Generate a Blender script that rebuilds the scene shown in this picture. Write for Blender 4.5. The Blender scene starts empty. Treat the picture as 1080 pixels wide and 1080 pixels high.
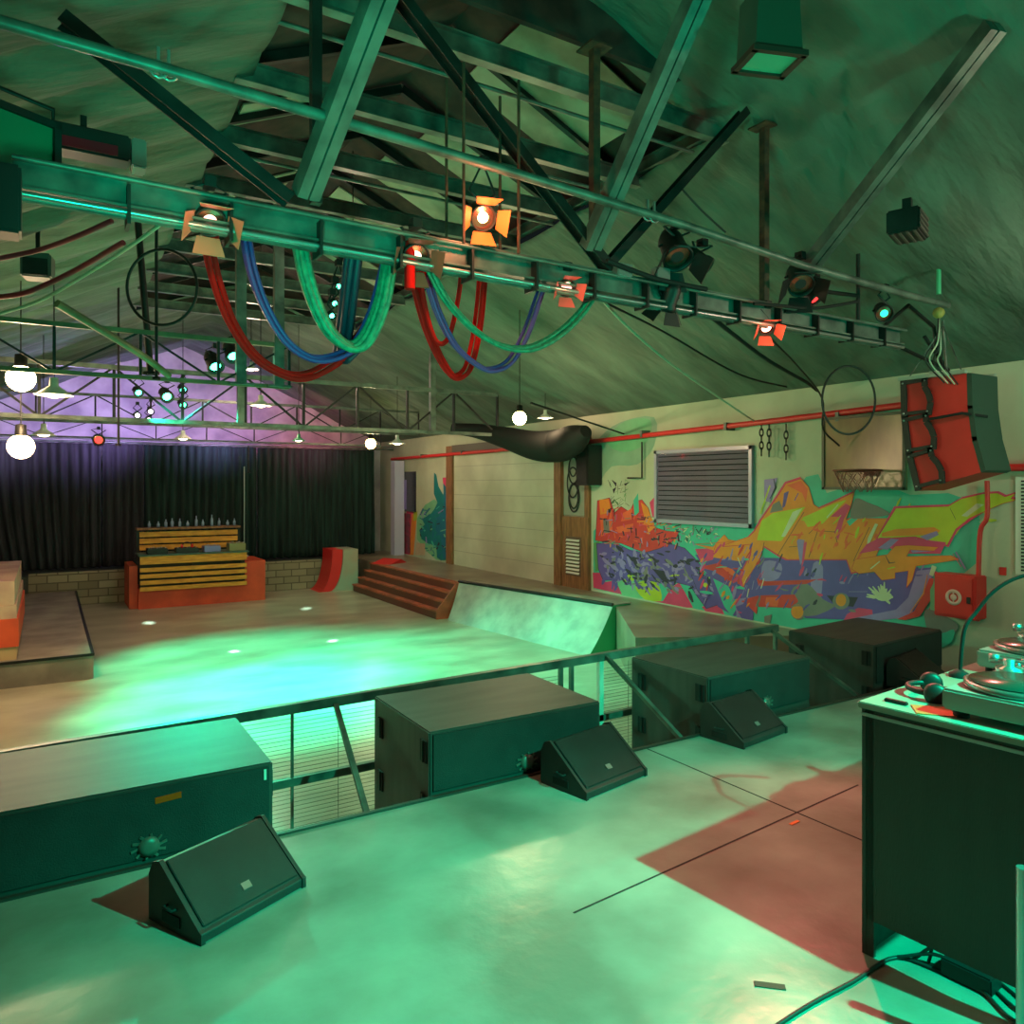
import bpy, bmesh, math, random
from mathutils import Vector, Matrix, Euler, noise
from mathutils.geometry import tessellate_polygon
random.seed(7)
C = bpy.context.scene.collection
R = math.radians
# ------------------------------------------------------------------ survey helpers (room metres from the photograph's sight lines)
F = 800.0; H = 1.7; VH = 512.0
FW = Vector((.5225, .8526, 0)); RT = Vector((.8526, -.5225, 0)); EYE = Vector((0, 0, H))
def ray(u, v): return FW + RT*((u-540)/F) + Vector((0, 0, (VH-v)/F))
def onX(u, v, X): d = ray(u, v); return EYE + d*(X/d.x)
def onY(u, v, Y): d = ray(u, v); return EYE + d*(Y/d.y)
def onZ(u, v, Z): d = ray(u, v); return EYE + d*((Z-H)/d.z)
def atD(u, v, D): return EYE + ray(u, v)*D
# ------------------------------------------------------------------ materials
def lin(c):
    return tuple(((x/255)/12.92 if x/255 <= .04045 else ((x/255+.055)/1.055)**2.4) for x in c)
MATS = {}
def mat(name, rgb, rough=.6, metal=0, spec=.5, noise_amt=0, scale=8, rgb2=None, bump=0, bscale=40, emit=None, estr=0, alpha=1, stretch=None, trans=0):
    if name in MATS: return MATS[name]
    m = bpy.data.materials.new(name); m.use_nodes = True
    nt = m.node_tree; b = nt.nodes['Principled BSDF']
    col = (*lin(rgb), 1)
    b.inputs['Base Color'].default_value = col
    b.inputs['Roughness'].default_value = rough; b.inputs['Metallic'].default_value = metal
    b.inputs['Specular IOR Level'].default_value = spec
    if trans: b.inputs['Transmission Weight'].default_value = trans
    if emit is not None:
        b.inputs['Emission Color'].default_value = (*lin(emit), 1); b.inputs['Emission Strength'].default_value = estr
    if noise_amt or rgb2 or bump:
        tc = nt.nodes.new('ShaderNodeTexCoord'); mp = nt.nodes.new('ShaderNodeMapping')
        nt.links.new(tc.outputs['Object'], mp.inputs['Vector'])
        if stretch: mp.inputs['Scale'].default_value = stretch
        n = nt.nodes.new('ShaderNodeTexNoise'); n.inputs['Scale'].default_value = scale; n.inputs['Detail'].default_value = 6
        nt.links.new(mp.outputs['Vector'], n.inputs['Vector'])
        c2 = (*lin(rgb2), 1) if rgb2 else (*[x*(1-noise_amt) for x in col[:3]], 1)
        rp = nt.nodes.new('ShaderNodeValToRGB')
        rp.color_ramp.elements[0].position = .35; rp.color_ramp.elements[1].position = .65
        rp.color_ramp.elements[0].color = c2; rp.color_ramp.elements[1].color = col
        nt.links.new(n.outputs['Fac'], rp.inputs['Fac']); nt.links.new(rp.outputs['Color'], b.inputs['Base Color'])
        if bump:
            n2 = nt.nodes.new('ShaderNodeTexNoise'); n2.inputs['Scale'].default_value = bscale; n2.inputs['Detail'].default_value = 4
            nt.links.new(mp.outputs['Vector'], n2.inputs['Vector'])
            bp = nt.nodes.new('ShaderNodeBump'); bp.inputs['Strength'].default_value = bump; bp.inputs['Distance'].default_value = .02
            nt.links.new(n2.outputs['Fac'], bp.inputs['Height']); nt.links.new(bp.outputs['Normal'], b.inputs['Normal'])
    MATS[name] = m; return m
# ------------------------------------------------------------------ mesh builder
ORI = {}
class MB:
    def __init__(s): s.v = []; s.f = []; s.mi = []; s.sm = []
    def add(s, vs, fs, mi=0, smooth=False, M=None):
        o = len(s.v)
        s.v += [tuple(M @ Vector(p)) if M else tuple(p) for p in vs]
        s.f += [tuple(i+o for i in f) for f in fs]; s.mi += [mi]*len(fs); s.sm += [smooth]*len(fs); return s
    def box(s, c, d, rz=0, mi=0, rot=None, bev=0):
        M = Matrix.Translation(c) @ (rot.to_matrix().to_4x4() if rot else Matrix.Rotation(rz, 4, 'Z'))
        x, y, z = d[0]/2, d[1]/2, d[2]/2
        if bev:
            bm = bmesh.new(); bmesh.ops.create_cube(bm, size=1, matrix=Matrix.Diagonal((d[0], d[1], d[2], 1)))
            bmesh.ops.bevel(bm, geom=bm.edges[:], offset=bev, segments=2, affect='EDGES')
            bm.verts.index_update()
            s.add([v.co[:] for v in bm.verts], [[v.index for v in f.verts] for f in bm.faces], mi, False, M); bm.free(); return s
        vs = [(-x,-y,-z),(x,-y,-z),(x,y,-z),(-x,y,-z),(-x,-y,z),(x,-y,z),(x,y,z),(-x,y,z)]
        return s.add(vs, [(0,3,2,1),(4,5,6,7),(0,1,5,4),(1,2,6,5),(2,3,7,6),(3,0,4,7)], mi, False, M)
    def bb(s, a, b, mi=0):
        c = [(a[i]+b[i])/2 for i in range(3)]; d = [abs(a[i]-b[i]) for i in range(3)]
        return s.box(c, d, 0, mi)
    def beam(s, a, b, w, h, mi=0, up=(0,0,1)):
        a = Vector(a); b = Vector(b); d = (b-a); L = d.length; d.normalize()
        up = Vector(up); x = d.cross(up)
        if x.length < 1e-3: x = d.cross(Vector((0,1,0)))
        x.normalize(); z = x.cross(d)
        vs = []
        for p in (a, b):
            for sx, sz in ((-1,-1),(1,-1),(1,1),(-1,1)): vs.append(p + x*(sx*w/2) + z*(sz*h/2))
        return s.add(vs, [(0,1,2,3),(7,6,5,4),(0,4,5,1),(1,5,6,2),(2,6,7,3),(3,7,4,0)], mi)
    def channel(s, a, b, w, h, t=.012, mi=0, up=(0,0,1)):
        """I-section: two flanges and a web"""
        a = Vector(a); b = Vector(b); d = (b-a).normalized(); x = d.cross(Vector(up)); x.normalize(); z = x.cross(d)
        s.beam(a+z*(h/2), b+z*(h/2), w, t, mi, up); s.beam(a-z*(h/2), b-z*(h/2), w, t, mi, up); s.beam(a, b, t, h, mi, up); return s
    def tube(s, pts, r, seg=8, mi=0, cap=True, closed=False):
        pts = [Vector(p) for p in pts]; n = len(pts)
        rs = r if isinstance(r, (list, tuple)) else [r]*n
        vs = []; prev = None
        for i, p in enumerate(pts):
            t = (pts[(i+1) % n]-pts[i-1]) if closed else (pts[min(i+1, n-1)]-pts[max(i-1, 0)])
            t.normalize()
            if prev is None:
                x = t.cross(Vector((0,0,1)));
                if x.length < 1e-2: x = t.cross(Vector((0,1,0)))
            else: x = prev - t*prev.dot(t)
            x.normalize(); prev = x; y = t.cross(x)
            for k in range(seg):
                a = 2*math.pi*k/seg; vs.append(p + x*(math.cos(a)*rs[i]) + y*(math.sin(a)*rs[i]))
        fs = []
        for i in range(n if closed else n-1):
            j = (i+1) % n
            for k in range(seg): fs.append((i*seg+k, i*seg+(k+1) % seg, j*seg+(k+1) % seg, j*seg+k))
        s.add(vs, fs, mi, True)
        if cap and not closed:
            s.add(vs[:seg], [tuple(range(seg))[::-1]], mi); s.add(vs[-seg:], [tuple(range(seg))], mi)
        return s
    def lathe(s, prof, M=None, seg=20, mi=0, smooth=True):
        vs = []; fs = []
        for (r, z) in prof:
            for k in range(seg):
                a = 2*math.pi*k/seg; vs.append((r*math.cos(a), r*math.sin(a), z))
        for i in range(len(prof)-1):
            for k in range(seg): fs.append((i*seg+k, i*seg+(k+1) % seg, (i+1)*seg+(k+1) % seg, (i+1)*seg+k))
        return s.add(vs, fs, mi, smooth, M)
    def prism(s, poly, axis, a, b, mi=0, M=None, smooth=False):
        """poly in the plane across axis ('x': (y,z), 'y': (x,z), 'z': (x,y)), swept a..b"""
        def P(p, t): return {'x': (t, p[0], p[1]), 'y': (p[0], t, p[1]), 'z': (p[0], p[1], t)}[axis]
        n = len(poly); vs = [P(p, a) for p in poly] + [P(p, b) for p in poly]
        s.add(vs, [(i, (i+1) % n, n+(i+1) % n, n+i) for i in range(n)], mi, smooth, M)
        tri = tessellate_polygon([[Vector((p[0], p[1], 0)) for p in poly]])
        s.add(vs, [tuple(t) for t in tri] + [tuple(i+n for i in t)[::-1] for t in tri], mi, False, M)
        return s
    def sphere(s, c, r, seg=12, mi=0, sc=(1,1,1)):
        prof = [(r*math.sin(math.pi*i/seg), -r*math.cos(math.pi*i/seg)) for i in range(seg+1)]
        return s.lathe(prof, Matrix.Translation(c) @ Matrix.Diagonal((*sc, 1)), seg*2, mi)
    def build(s, name, mats, parent=None, origin=None, world=False, bevel=0):
        """parent: verts are parent-local unless world; origin: top-level mesh with verts in world"""
        me = bpy.data.meshes.new(name)
        off = Vector((0,0,0))
        if parent is not None and world: off = ORI.get(parent.name, Vector((0,0,0)))
        if origin is not None: off = Vector(origin)
        me.from_pydata([tuple(Vector(p)-off) for p in s.v], [], s.f)
        if not isinstance(mats, (list, tuple)): mats = [mats]
        for m in mats: me.materials.append(m)
        me.polygons.foreach_set('material_index', s.mi); me.polygons.foreach_set('use_smooth', s.sm)
        bm = bmesh.new(); bm.from_mesh(me); bmesh.ops.recalc_face_normals(bm, faces=bm.faces[:]); bm.to_mesh(me); bm.free()
        o = bpy.data.objects.new(name, me); C.objects.link(o)
        if parent is not None:
            o.parent = parent; ORI[o.name] = ORI.get(parent.name, Vector((0,0,0)))
        if origin is not None: o.location = origin; ORI[o.name] = Vector(origin)
        if bevel:
            bv = o.modifiers.new('bev', 'BEVEL'); bv.width = bevel; bv.segments = 2; bv.limit_method = 'ANGLE'
        return o
def tag(o, label=None, cat=None, group=None, kind=None):
    if label: o['label'] = label
    if cat: o['category'] = cat
    if group: o['group'] = group
    if kind: o['kind'] = kind
    return o
def thing(name, loc, label, cat, group=None, rz=0):
    o = bpy.data.objects.new(name, None); C.objects.link(o); o.location = loc; o.rotation_euler = (0, 0, rz)
    o.empty_display_size = .1
    ORI[o.name] = Vector(loc)
    return tag(o, label, cat, group)
def struct(o): o['kind'] = 'structure'; return o
def copy_tree(o, parent=None):
    kids = list(o.children); c = o.copy(); C.objects.link(c)
    if parent is not None: c.parent = parent
    for k in kids: copy_tree(k, c)
    return c
def catmull(ps, n=8):
    ps = [Vector(p) for p in ps]; q = [ps[0]*2-ps[1]] + ps + [ps[-1]*2-ps[-2]]; out = []
    for i in range(1, len(q)-2):
        for k in range(n):
            t = k/n
            out.append(.5*((2*q[i]) + (q[i+1]-q[i-1])*t + (2*q[i-1]-5*q[i]+4*q[i+1]-q[i+2])*t*t + (-q[i-1]+3*q[i]-3*q[i+1]+q[i+2])*t**3))
    out.append(ps[-1]); return out
# ------------------------------------------------------------------ palette
concrete = mat('stage_concrete', (150,150,142), .3, rgb2=(112,108,100), scale=1.6, bump=.15, bscale=9)
pitconc = mat('pit_concrete', (182,176,156), .3, rgb2=(150,142,124), scale=1.3, bump=.1, bscale=12, stretch=(1,1.8,1))
plaster = mat('wall_plaster', (190,190,170), .8, rgb2=(170,168,148), scale=1.2, bump=.1, bscale=20)
gable = mat('gable_cloth', (190,180,190), .9, rgb2=(150,140,155), scale=2, bump=.3, bscale=6)
cloth = mat('ceiling_cloth', (96,112,100), .85, rgb2=(74,88,78), scale=1.2, bump=.65, bscale=2.2, stretch=(.9,2.6,1))
for nn in cloth.node_tree.nodes:
    if nn.type == 'BUMP': nn.inputs['Distance'].default_value = .09
steel = mat('painted_steel', (110,120,112), .45, .3, rgb2=(72,78,74), scale=6)
steeld = mat('dark_steel', (42,44,44), .5, .4, rgb2=(28,28,28), scale=6)
rust = mat('rusty_steel', (96,60,44), .7, .2, rgb2=(60,42,36), scale=20)
black = mat('black_paint', (24,24,25), .5)
blackm = mat('black_matte', (16,17,18), .8)
subwood = mat('speaker_paint', (72,64,62), .55, rgb2=(56,50,48), scale=2, bump=.1, bscale=60, stretch=(1,5,1))
grille = mat('speaker_grille', (34,34,35), .45, .3, bump=.3, bscale=400, rgb2=(26,26,27))
wedgem = mat('wedge_body', (44,40,40), .5, bump=.2, bscale=200, rgb2=(36,33,33))
greymetal = mat('bright_metal', (170,172,172), .3, .8)
redpaint = mat('red_paint', (215,40,40), .45)
redcab = mat('red_cabinet', (226,44,40), .5, rgb2=(205,38,36), scale=2)
orangep = mat('orange_red_paint', (215,80,45), .6, rgb2=(190,66,40), scale=3)
yellowp = mat('yellow_slats', (225,165,55), .6, rgb2=(190,130,40), scale=5, stretch=(1,6,6))
brownstep = mat('step_red', (190,90,62), .6, rgb2=(135,75,55), scale=4)
wood = mat('brown_wood', (150,100,65), .6, rgb2=(115,74,48), scale=4, stretch=(6,6,1))
curtm = mat('curtain_velvet', (32,58,54), .95, rgb2=(17,31,30), scale=3, stretch=(3,3,.3))
curtl = mat('curtain_velvet_grey', (56,56,64), .95, rgb2=(34,34,38), scale=3, stretch=(3,3,.3))
rub = mat('black_cable', (18,20,20), .5)
whitep = mat('white_paint', (205,205,196), .5)
domew = mat('lamp_enamel', (215,220,210), .35)
glassd = mat('tinted_glass', (40,40,46), .12, spec=.8)
# ================================================================== SETTING
XW = 7.5; YE = 3.72; YB = 16.9; PIT = -.6
b = MB(); b.bb((-3.2,-3.2,-.7), (XW, YE, 0)); stage = struct(b.build('floor', concrete)); 
b = MB(); b.bb((-3.2, YE-.02, -.75), (XW, 18.6, PIT)); struct(b.build('floor_pit', pitconc))
# seams of the stage floor (dark joints) as thin inlaid strips
def strip_on_floor(p, q, w=.008):
    a = onZ(*p, 0); c = onZ(*q, 0); m = MB(); m.beam((a.x,a.y,.001), (c.x,c.y,.001), w, .002); return m
joint = mat('floor_joint', (30,30,28), .8)
for i, (p, q) in enumerate([((605,963),(905,828)), ((683,790),(1000,925)), ((370,869),(376,868))][:2]):
    m = strip_on_floor(p, q); o = m.build('floor_joint', joint, stage, world=True)
b = MB(); b.bb((-3.2, YE, -.03), (XW, YE+.025, .012)); o = b.build('edge_trim', mat('edge_metal', (70,60,56), .5, .5), stage, world=True)
tag(o, 'dark metal edge strip along the drop into the pit')
# right platform, back platform
b = MB(); b.prism([(5.6,6.5),(XW,5.5),(XW,18.6),(6.2,18.6),(6.2,11.8),(6.5,11.8),(6.8,8.3)], 'z', PIT, 0); struct(b.build('floor_platform', mat('platform_floor', (150,138,118), .35, rgb2=(120,100,88), scale=1.5)))
b = MB(); b.bb((-3.2, YB, PIT), (6.2, 18.6, -.02)); struct(b.build('floor_backstage', mat('backstage_floor', (70,80,76), .5)))
# brick facing of the back platform
brick = bpy.data.materials.new('block_wall'); brick.use_nodes = True
nt = brick.node_tree; pb = nt.nodes['Principled BSDF']; tc = nt.nodes.new('ShaderNodeTexCoord'); sx = nt.nodes.new('ShaderNodeSeparateXYZ'); cx = nt.nodes.new('ShaderNodeCombineXYZ'); bt = nt.nodes.new('ShaderNodeTexBrick')
nt.links.new(tc.outputs['Object'], sx.inputs[0]); nt.links.new(sx.outputs['X'], cx.inputs['X']); nt.links.new(sx.outputs['Z'], cx.inputs['Y']); nt.links.new(cx.outputs[0], bt.inputs['Vector'])
bt.inputs['Color1'].default_value = (*lin((150,142,118)),1); bt.inputs['Color2'].default_value = (*lin((118,108,88)),1); bt.inputs['Mortar'].default_value = (*lin((92,84,68)),1)
bt.inputs['Scale'].default_value = 1; bt.inputs['Brick Width'].default_value = .34; bt.inputs['Row Height'].default_value = .15; bt.inputs['Mortar Size'].default_value = .012
nt.links.new(bt.outputs['Color'], pb.inputs['Base Color']); pb.inputs['Roughness'].default_value = .8
b = MB(); b.bb((-.3, YB-.12, PIT), (1.55, YB, .04)); b.bb((3.7, YB-.12, PIT), (5.3, YB, .04)); struct(b.build('wall_pit', brick))
# walls
b = MB(); b.bb((XW, -3.2, -.7), (XW+.2, 19.2, 2.95)); wr = struct(b.build('wall_right', plaster))
b = MB(); b.prism([(-3.4,-.7),(XW+.2,-.7),(XW+.2,2.9),(4.3,4.45),(2.7,5.2),(1.1,4.5),(-3.4,2.9)], 'y', 18.9, 19.1); struct(b.build('wall_back', gable))
b = MB(); b.bb((-3.4,-3.4,-.7), (-3.2,19.2,3.2)); struct(b.build('wall_left', plaster))
b = MB(); b.bb((-3.4,-3.4,-.7), (XW+.2,-3.2,5.3)); struct(b.build('wall_rear', mat('rear_dark', (60,66,62), .8)))
# ceiling cloth: a grid following the gable profile with swags and wrinkles
def zprof(x):
    if x >= 4.3: return 2.83+(XW-x)*.47
    if x >= 2.7: return 4.33+(4.3-x)*.36
    if x >= 1.1: return 4.33+(x-1.1)*.36
    return max(4.33+(x-1.1)*.42, 2.6)
def cz(x, y):
    z = zprof(x)
    if x < 1.3: z -= .09*abs(math.sin(math.pi*(y+.25*math.sin(x*1.7))/.62))**.8*(.4+.6*min(1, max(0, (1.3-x)/1.2)))
    w = min(1, max(0, (x-1.3)/.8))
    e = min(1, max(0, (XW-x)/.8))
    z += w*e*(.09*(noise.noise(Vector((x*.55, y*.5, 3)))) + .05*abs(noise.noise(Vector((x*1.7+y*.6, y*.8, 7)))) - .06*abs(math.sin(math.pi*(y+.5*x)/1.35)))
    # pinched knot with radiating folds over the stage
    dx, dy = x-4.74, y-3.3; r = math.hypot(dx, dy)
    z += .06*(abs(math.cos(math.atan2(dy, dx)*5))**3)*math.exp(-(r-.35)**2/.14) + .10*math.exp(-r*r/.02)
    return z
NX, NY = 150, 300; x0, x1, y0, y1 = -3.3, XW+.05, -3.3, 19.0
vs = []; fs = []
for j in range(NY+1):
    for i in range(NX+1):
        x = x0+(x1-x0)*i/NX; y = y0+(y1-y0)*j/NY; vs.append((x, y, cz(x, y)))
for j in range(NY):
    for i in range(NX):
        x = x0+(x1-x0)*(i+.5)/NX; y = y0+(y1-y0)*(j+.5)/NY
        if 1.12 < x < 4.28 and 4.05 < y < 12.5: continue      # the open strip under the ridge
        k = j*(NX+1)+i; fs.append((k, k+1, k+NX+2, k+NX+1))
b = MB(); b.add(vs, fs, 0, True); o = struct(b.build('ceiling', cloth)); sol = o.modifiers.new('s', 'SOLIDIFY'); sol.thickness = .006; sol.offset = 1
# roof deck over the open ridge
b = MB()
for s, (xa, za, xb, zb) in enumerate([(.9,4.5,2.7,5.3),(2.7,5.3,4.5,4.5)]):
    b.add([(xa,3.9,za),(xb,3.9,zb),(xb,12.7,zb),(xa,12.7,za),(xa,3.9,za+.05),(xb,3.9,zb+.05),(xb,12.7,zb+.05),(xa,12.7,za+.05)],
          [(0,1,2,3),(4,7,6,5),(0,4,5,1),(1,5,6,2),(2,6,7,3),(3,7,4,0)])
b.prism([(.9,4.5),(4.5,4.5),(2.7,5.3)], 'y', 3.86, 3.9); b.prism([(.9,4.5),(4.5,4.5),(2.7,5.3)], 'y', 12.7, 12.74)
rd = struct(b.build('ceiling_roof_deck', mat('roof_deck', (70,48,44), .8, rgb2=(34,26,26), scale=5)))
b = MB()
for (xa, xb, ya, yb) in [(3.0,4.1,4.5,5.7),(3.1,4.2,6.3,6.9),(3.0,4.2,7.4,7.9),(1.4,2.3,8.2,8.7),(2.9,4.1,8.6,9.2),(1.3,2.2,6.1,6.5),(3.2,4.2,10,10.6),(1.4,2.4,10,10.6)]:
    f = (lambda x: 4.47+(4.5-x)*.444) if xa > 2.7 else (lambda x: 4.47+(x-.9)*.444)
    b.add([(xa,ya,f(xa)),(xb,ya,f(xb)),(xb,yb,f(xb)),(xa,yb,f(xa))], [(0,1,2,3)])
o = b.build('light_board', mat('pale_board', (165,170,150), .8, rgb2=(130,135,118), scale=3), rd, world=True); tag(o, 'pale boards patching the dark roof deck')
s_ = o.modifiers.new('s', 'SOLIDIFY'); s_.thickness = .015
# roof rafters over the opening
for k in range(9):
    y = 4.3+k*1.0; b = MB()
    b.beam((1.0,y,4.50),(2.7,y,5.24),.05,.07); b.beam((2.7,y,5.24),(4.4,y,4.50),.05,.07)
    b.build('rafter', steeld, rd, world=True)

# ---------------------------------------------------------------- skate-style platforms of the pit
b = MB(); b.bb((-3.15,10.3,PIT), (.47,16.6,-.3)); o = b.build('low_ledge', mat('ledge_ply', (150,142,130), .6, rgb2=(118,108,100), scale=2.5), origin=(-1.3,13.4,PIT))
tag(o, 'long low grey ledge along the left side of the pit', 'ledge')
b2 = MB(); b2.bb((.445,10.29,-.325), (.48,16.6,-.295)); b2.bb((-3.15,10.285,-.325), (.48,10.31,-.295)); b2.build('edge_strip', steeld, o, world=True)
t = thing('stepped_box', (-.6,11.2,-.3), 'tall beige and orange box standing on the low ledge at the left', 'box')
b = MB(); b.bb((-1.5,10.42,-.3), (-.3,13.2,-.15)); b.build('base', mat('box_beige', (190,160,120), .6), t, world=True)
b = MB(); b.bb((-1.5,10.4,-.15), (-.28,13.2,.17)); b.build('lower_panel', orangep, t, world=True)
b = MB(); b.bb((-1.5,10.42,.17), (-.3,13.2,.32)); b.bb((-1.5,10.44,.32),(-.32,13.2,.6)); b.build('upper_panel', mat('box_pinkbeige', (185,155,135), .6, rgb2=(160,120,115), scale=3), t, world=True)
# dark green bench block at the far end of the ledge
b = MB(); b.bb((-.2,16.62,PIT), (.3,16.78,0.02)); 
# steps
t = thing('wooden_steps', (6,13.8,PIT), 'red brown steps climbing from the pit to the right platform', 'steps')
for i in range(4):
    x = 5.68+i*.13; z = PIT+.15*(i+1)
    b = MB(); b.bb((x, 11.75, z-.03), (6.2, 15.95, z)); b.build('tread', brownstep, t, world=True)
    if i == 0: b = MB(); b.prism([(5.69,PIT),(6.2,PIT),(6.2,-.0),(6.08,-.0),(5.69,-.45)],'y',11.755,11.79); b.build('side_panel', brownstep, t, world=True)
    b = MB(); b.bb((x+.015, 11.77, z-.15), (x+.035, 15.93, z-.03)); b.build('riser', mat('riser_dark', (105,60,48), .7), t, world=True)
# ramp (bank) at the platform corner: loft between end profiles
A0, A1 = Vector((5.82,11.6,PIT)), Vector((6.2,8.15,PIT)); T0, T1 = Vector((6.12,11.75,.02)), Vector((6.74,8.3,.02))
n = 10; vs = []; fs = []
for j, (A, T) in enumerate(((A0,T0),(A1,T1))):
    d = (T-A)
    for k in range(n+1):
        s = k/n; x = math.sin(s*1.25)/math.sin(1.25); z = (1-math.cos(s*1.25))/(1-math.cos(1.25))
        f = .22*x+.78*s; g = .22*z+.78*s
        vs.append(A + Vector((d.x*f, d.y*f, d.z*g)))
    vs.append(T+Vector((.35,.04,0))); vs.append(Vector((T.x+.35, T.y+.04, PIT)))
m = n+3
fs = [(k,k+1,m+k+1,m+k) for k in range(m-1)] + [(m-1,0,m,2*m-1)]
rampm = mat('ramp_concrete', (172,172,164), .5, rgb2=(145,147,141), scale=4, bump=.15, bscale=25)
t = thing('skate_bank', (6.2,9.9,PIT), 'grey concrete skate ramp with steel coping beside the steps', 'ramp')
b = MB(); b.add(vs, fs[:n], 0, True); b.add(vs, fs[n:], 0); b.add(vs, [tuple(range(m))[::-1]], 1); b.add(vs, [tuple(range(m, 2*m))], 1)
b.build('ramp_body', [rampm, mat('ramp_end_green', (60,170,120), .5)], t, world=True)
b = MB(); b.tube([T0+Vector((0,0,.01)), T1+Vector((0,0,.01))], .028, 8); b.build('coping', steeld, t, world=True)
b = MB(); dT = (T1-T0)
b.add([T0+Vector((.02,0,.012)), T1+Vector((.02,0,.012)), T1+Vector((.36,.03,.012)), T0+Vector((.36,.03,.012)), T0+Vector((.02,0,0)), T1+Vector((.02,0,0)), T1+Vector((.36,.03,0)), T0+Vector((.36,.03,0))],
      [(0,1,2,3),(7,6,5,4),(0,4,5,1),(1,5,6,2),(2,6,7,3),(3,7,4,0)]); b.build('deck', mat('deck_ply', (160,150,135), .5, rgb2=(130,118,105), scale=3), t, world=True)
# quarter pipe at the back of the pit
prof = [(5.0,PIT)] + [(5.0+.3*math.sin(a), PIT+.92*(1-math.cos(a))) for a in [i*math.pi/2/9 for i in range(1,10)]] + [(5.85,.32),(5.85,PIT)]
t = thing('quarter_pipe', (5.4,16.4,PIT), 'small quarter pipe with a red curved face left of the steps', 'ramp')
b = MB(); b.prism([(5.22,PIT)]+[(5.22+.3*math.sin(a), PIT+.9*(1-math.cos(a))) for a in [i*math.pi/2/9 for i in range(1,10)]]+[(5.85,.3),(5.85,PIT)], 'y', 16.05, 16.77); b.build('ramp_body', mat('pipe_side', (150,170,150), .6, rgb2=(170,150,130), scale=2), t, world=True)
b = MB(); pr = [(4.98+.3*math.sin(a), PIT+.9*(1-math.cos(a))) for a in [i*math.pi/2/9 for i in range(0,10)]]
b.prism(pr+[(p[0]+.23,p[1]) for p in pr[::-1]], 'y', 16.07, 16.75); b.build('curved_face', redpaint, t, world=True)
# red floor blocks next to the pipe
for (u,v,w,l) in [(400,605,.5,'low red wedge on the edge of the platform above the steps')]:
    p = onZ(u,v,0); b = MB(); b.prism([(-.3,0),(.3,0),(.1,.09)], 'y', -.25, .25, M=Matrix.Translation((6.4,15.6,0))@Matrix.Rotation(.5,4,'Z')); o = b.build('wedge_block', redpaint, origin=(6.4,15.6,0)); tag(o, l, 'wedge')
b = MB(); b.box((5.02,16.45,-.35),(.05,.3,.5)); 

# ---------------------------------------------------------------- DJ booth in the pit
t = thing('bar_booth', (2.6,16.2,PIT), 'orange red plinth booth fronted with yellow slats before the curtain', 'booth')
b = MB(); b.bb((1.44,15.6,PIT),(3.74,15.72,-.22)); b.bb((3.3,15.6,-.22),(3.74,16.7,.2)); b.bb((1.3,15.72,PIT),(1.44,16.75,.2)); b.bb((1.44,15.72,PIT),(3.74,16.75,-.25)); b.build('plinth', orangep, t, world=True)
for i in range(5):
    z0 = .26-i*.118; hgt = .15 if i == 0 else .075
    if i: z0 -= .06
    b = MB(); b.bb((1.46,15.5,z0-hgt/2+.05),(3.36,15.53,z0+hgt/2+.05)); b.build('slat', yellowp, t, world=True)
b = MB()
for x in (1.5,2.4,3.3): b.bb((x-.03,15.53,-.25),(x+.03,15.6,.38))
b.bb((1.46,15.6,-.22),(3.3,15.66,.3)); b.build('frame', mat('booth_inside', (40,44,36), .8), t, world=True)
b = MB(); b.bb((1.44,15.48,.385),(3.4,16.2,.41)); b.build('counter', mat('booth_top', (60,90,78), .5), t, world=True)
t = thing('back_shelf', (2.2,16.8,0), 'yellow slatted back counter behind the booth with a dark top', 'counter')
b = MB(); 
for i in range(3): b.bb((1.55,16.55,.42+i*.13),(3.4,16.58,.52+i*.13))
b.build('slat', yellowp, t, world=True)
b = MB(); b.bb((1.5,16.5,.82),(3.45,16.88,.86)); b.build('counter', wood, t, world=True)
b = MB()
for x in (1.53,3.42):
    b.bb((x-.03,16.6,-.25 if x<2 else .2),(x+.03,16.66,.82))
b.build('frame', steeld, t, world=True)
# equipment on the booth
def gear(name, x0_, x1_, y, z, d, h, m, label, cat='mixer'):
    t = thing(name, ((x0_+x1_)/2, y, z), label, cat)
    b = MB(); b.box((0,0,h/2),(x1_-x0_,d,h), bev=.008); b.build('body', m, t)
    b = MB()
    for k in range(7): b.lathe([(.012,0),(.012,.02),(0,.02)], Matrix.Translation((-(x1_-x0_)/2*.8+(x1_-x0_)*.8*k/6, (k%3-1)*d*.25, h)), 8)
    b.build('knobs', greymetal, t); return t
gear('dj_mixer', 2.1,2.5,15.8,.41,.3,.09, black, 'black mixer in the middle of the slatted booth')
gear('media_player', 1.6,1.95,15.8,.41,.32,.1, steeld, 'dark media player at the left end of the slatted booth', 'player')
gear('media_player', 2.6,2.9,15.8,.41,.32,.11, mat('lilac_gear',(120,130,190),.4), 'lilac media player right of the booth mixer', 'player')
gear('equipment_case', 3.05,3.36,15.75,.41,.3,.15, mat('olive_case',(130,135,90),.6), 'olive box at the right end of the slatted booth', 'case')
t = thing('headphones', (2.3,15.75,.5), 'dark headphones with a red cup lying on the booth mixer', 'headphones')
b = MB(); b.tube([(.09*math.cos(a),0,.02+.09*math.sin(a)) for a in [math.pi*i/10 for i in range(11)]], .012, 6); b.build('headband', black, t)
b = MB(); b.sphere((.09,0,.03),.04,8,sc=(.6,1,1)); b.sphere((-.09,0,.03),.04,8,sc=(.6,1,1)); b.build('ear_cup', redpaint, t)
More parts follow.
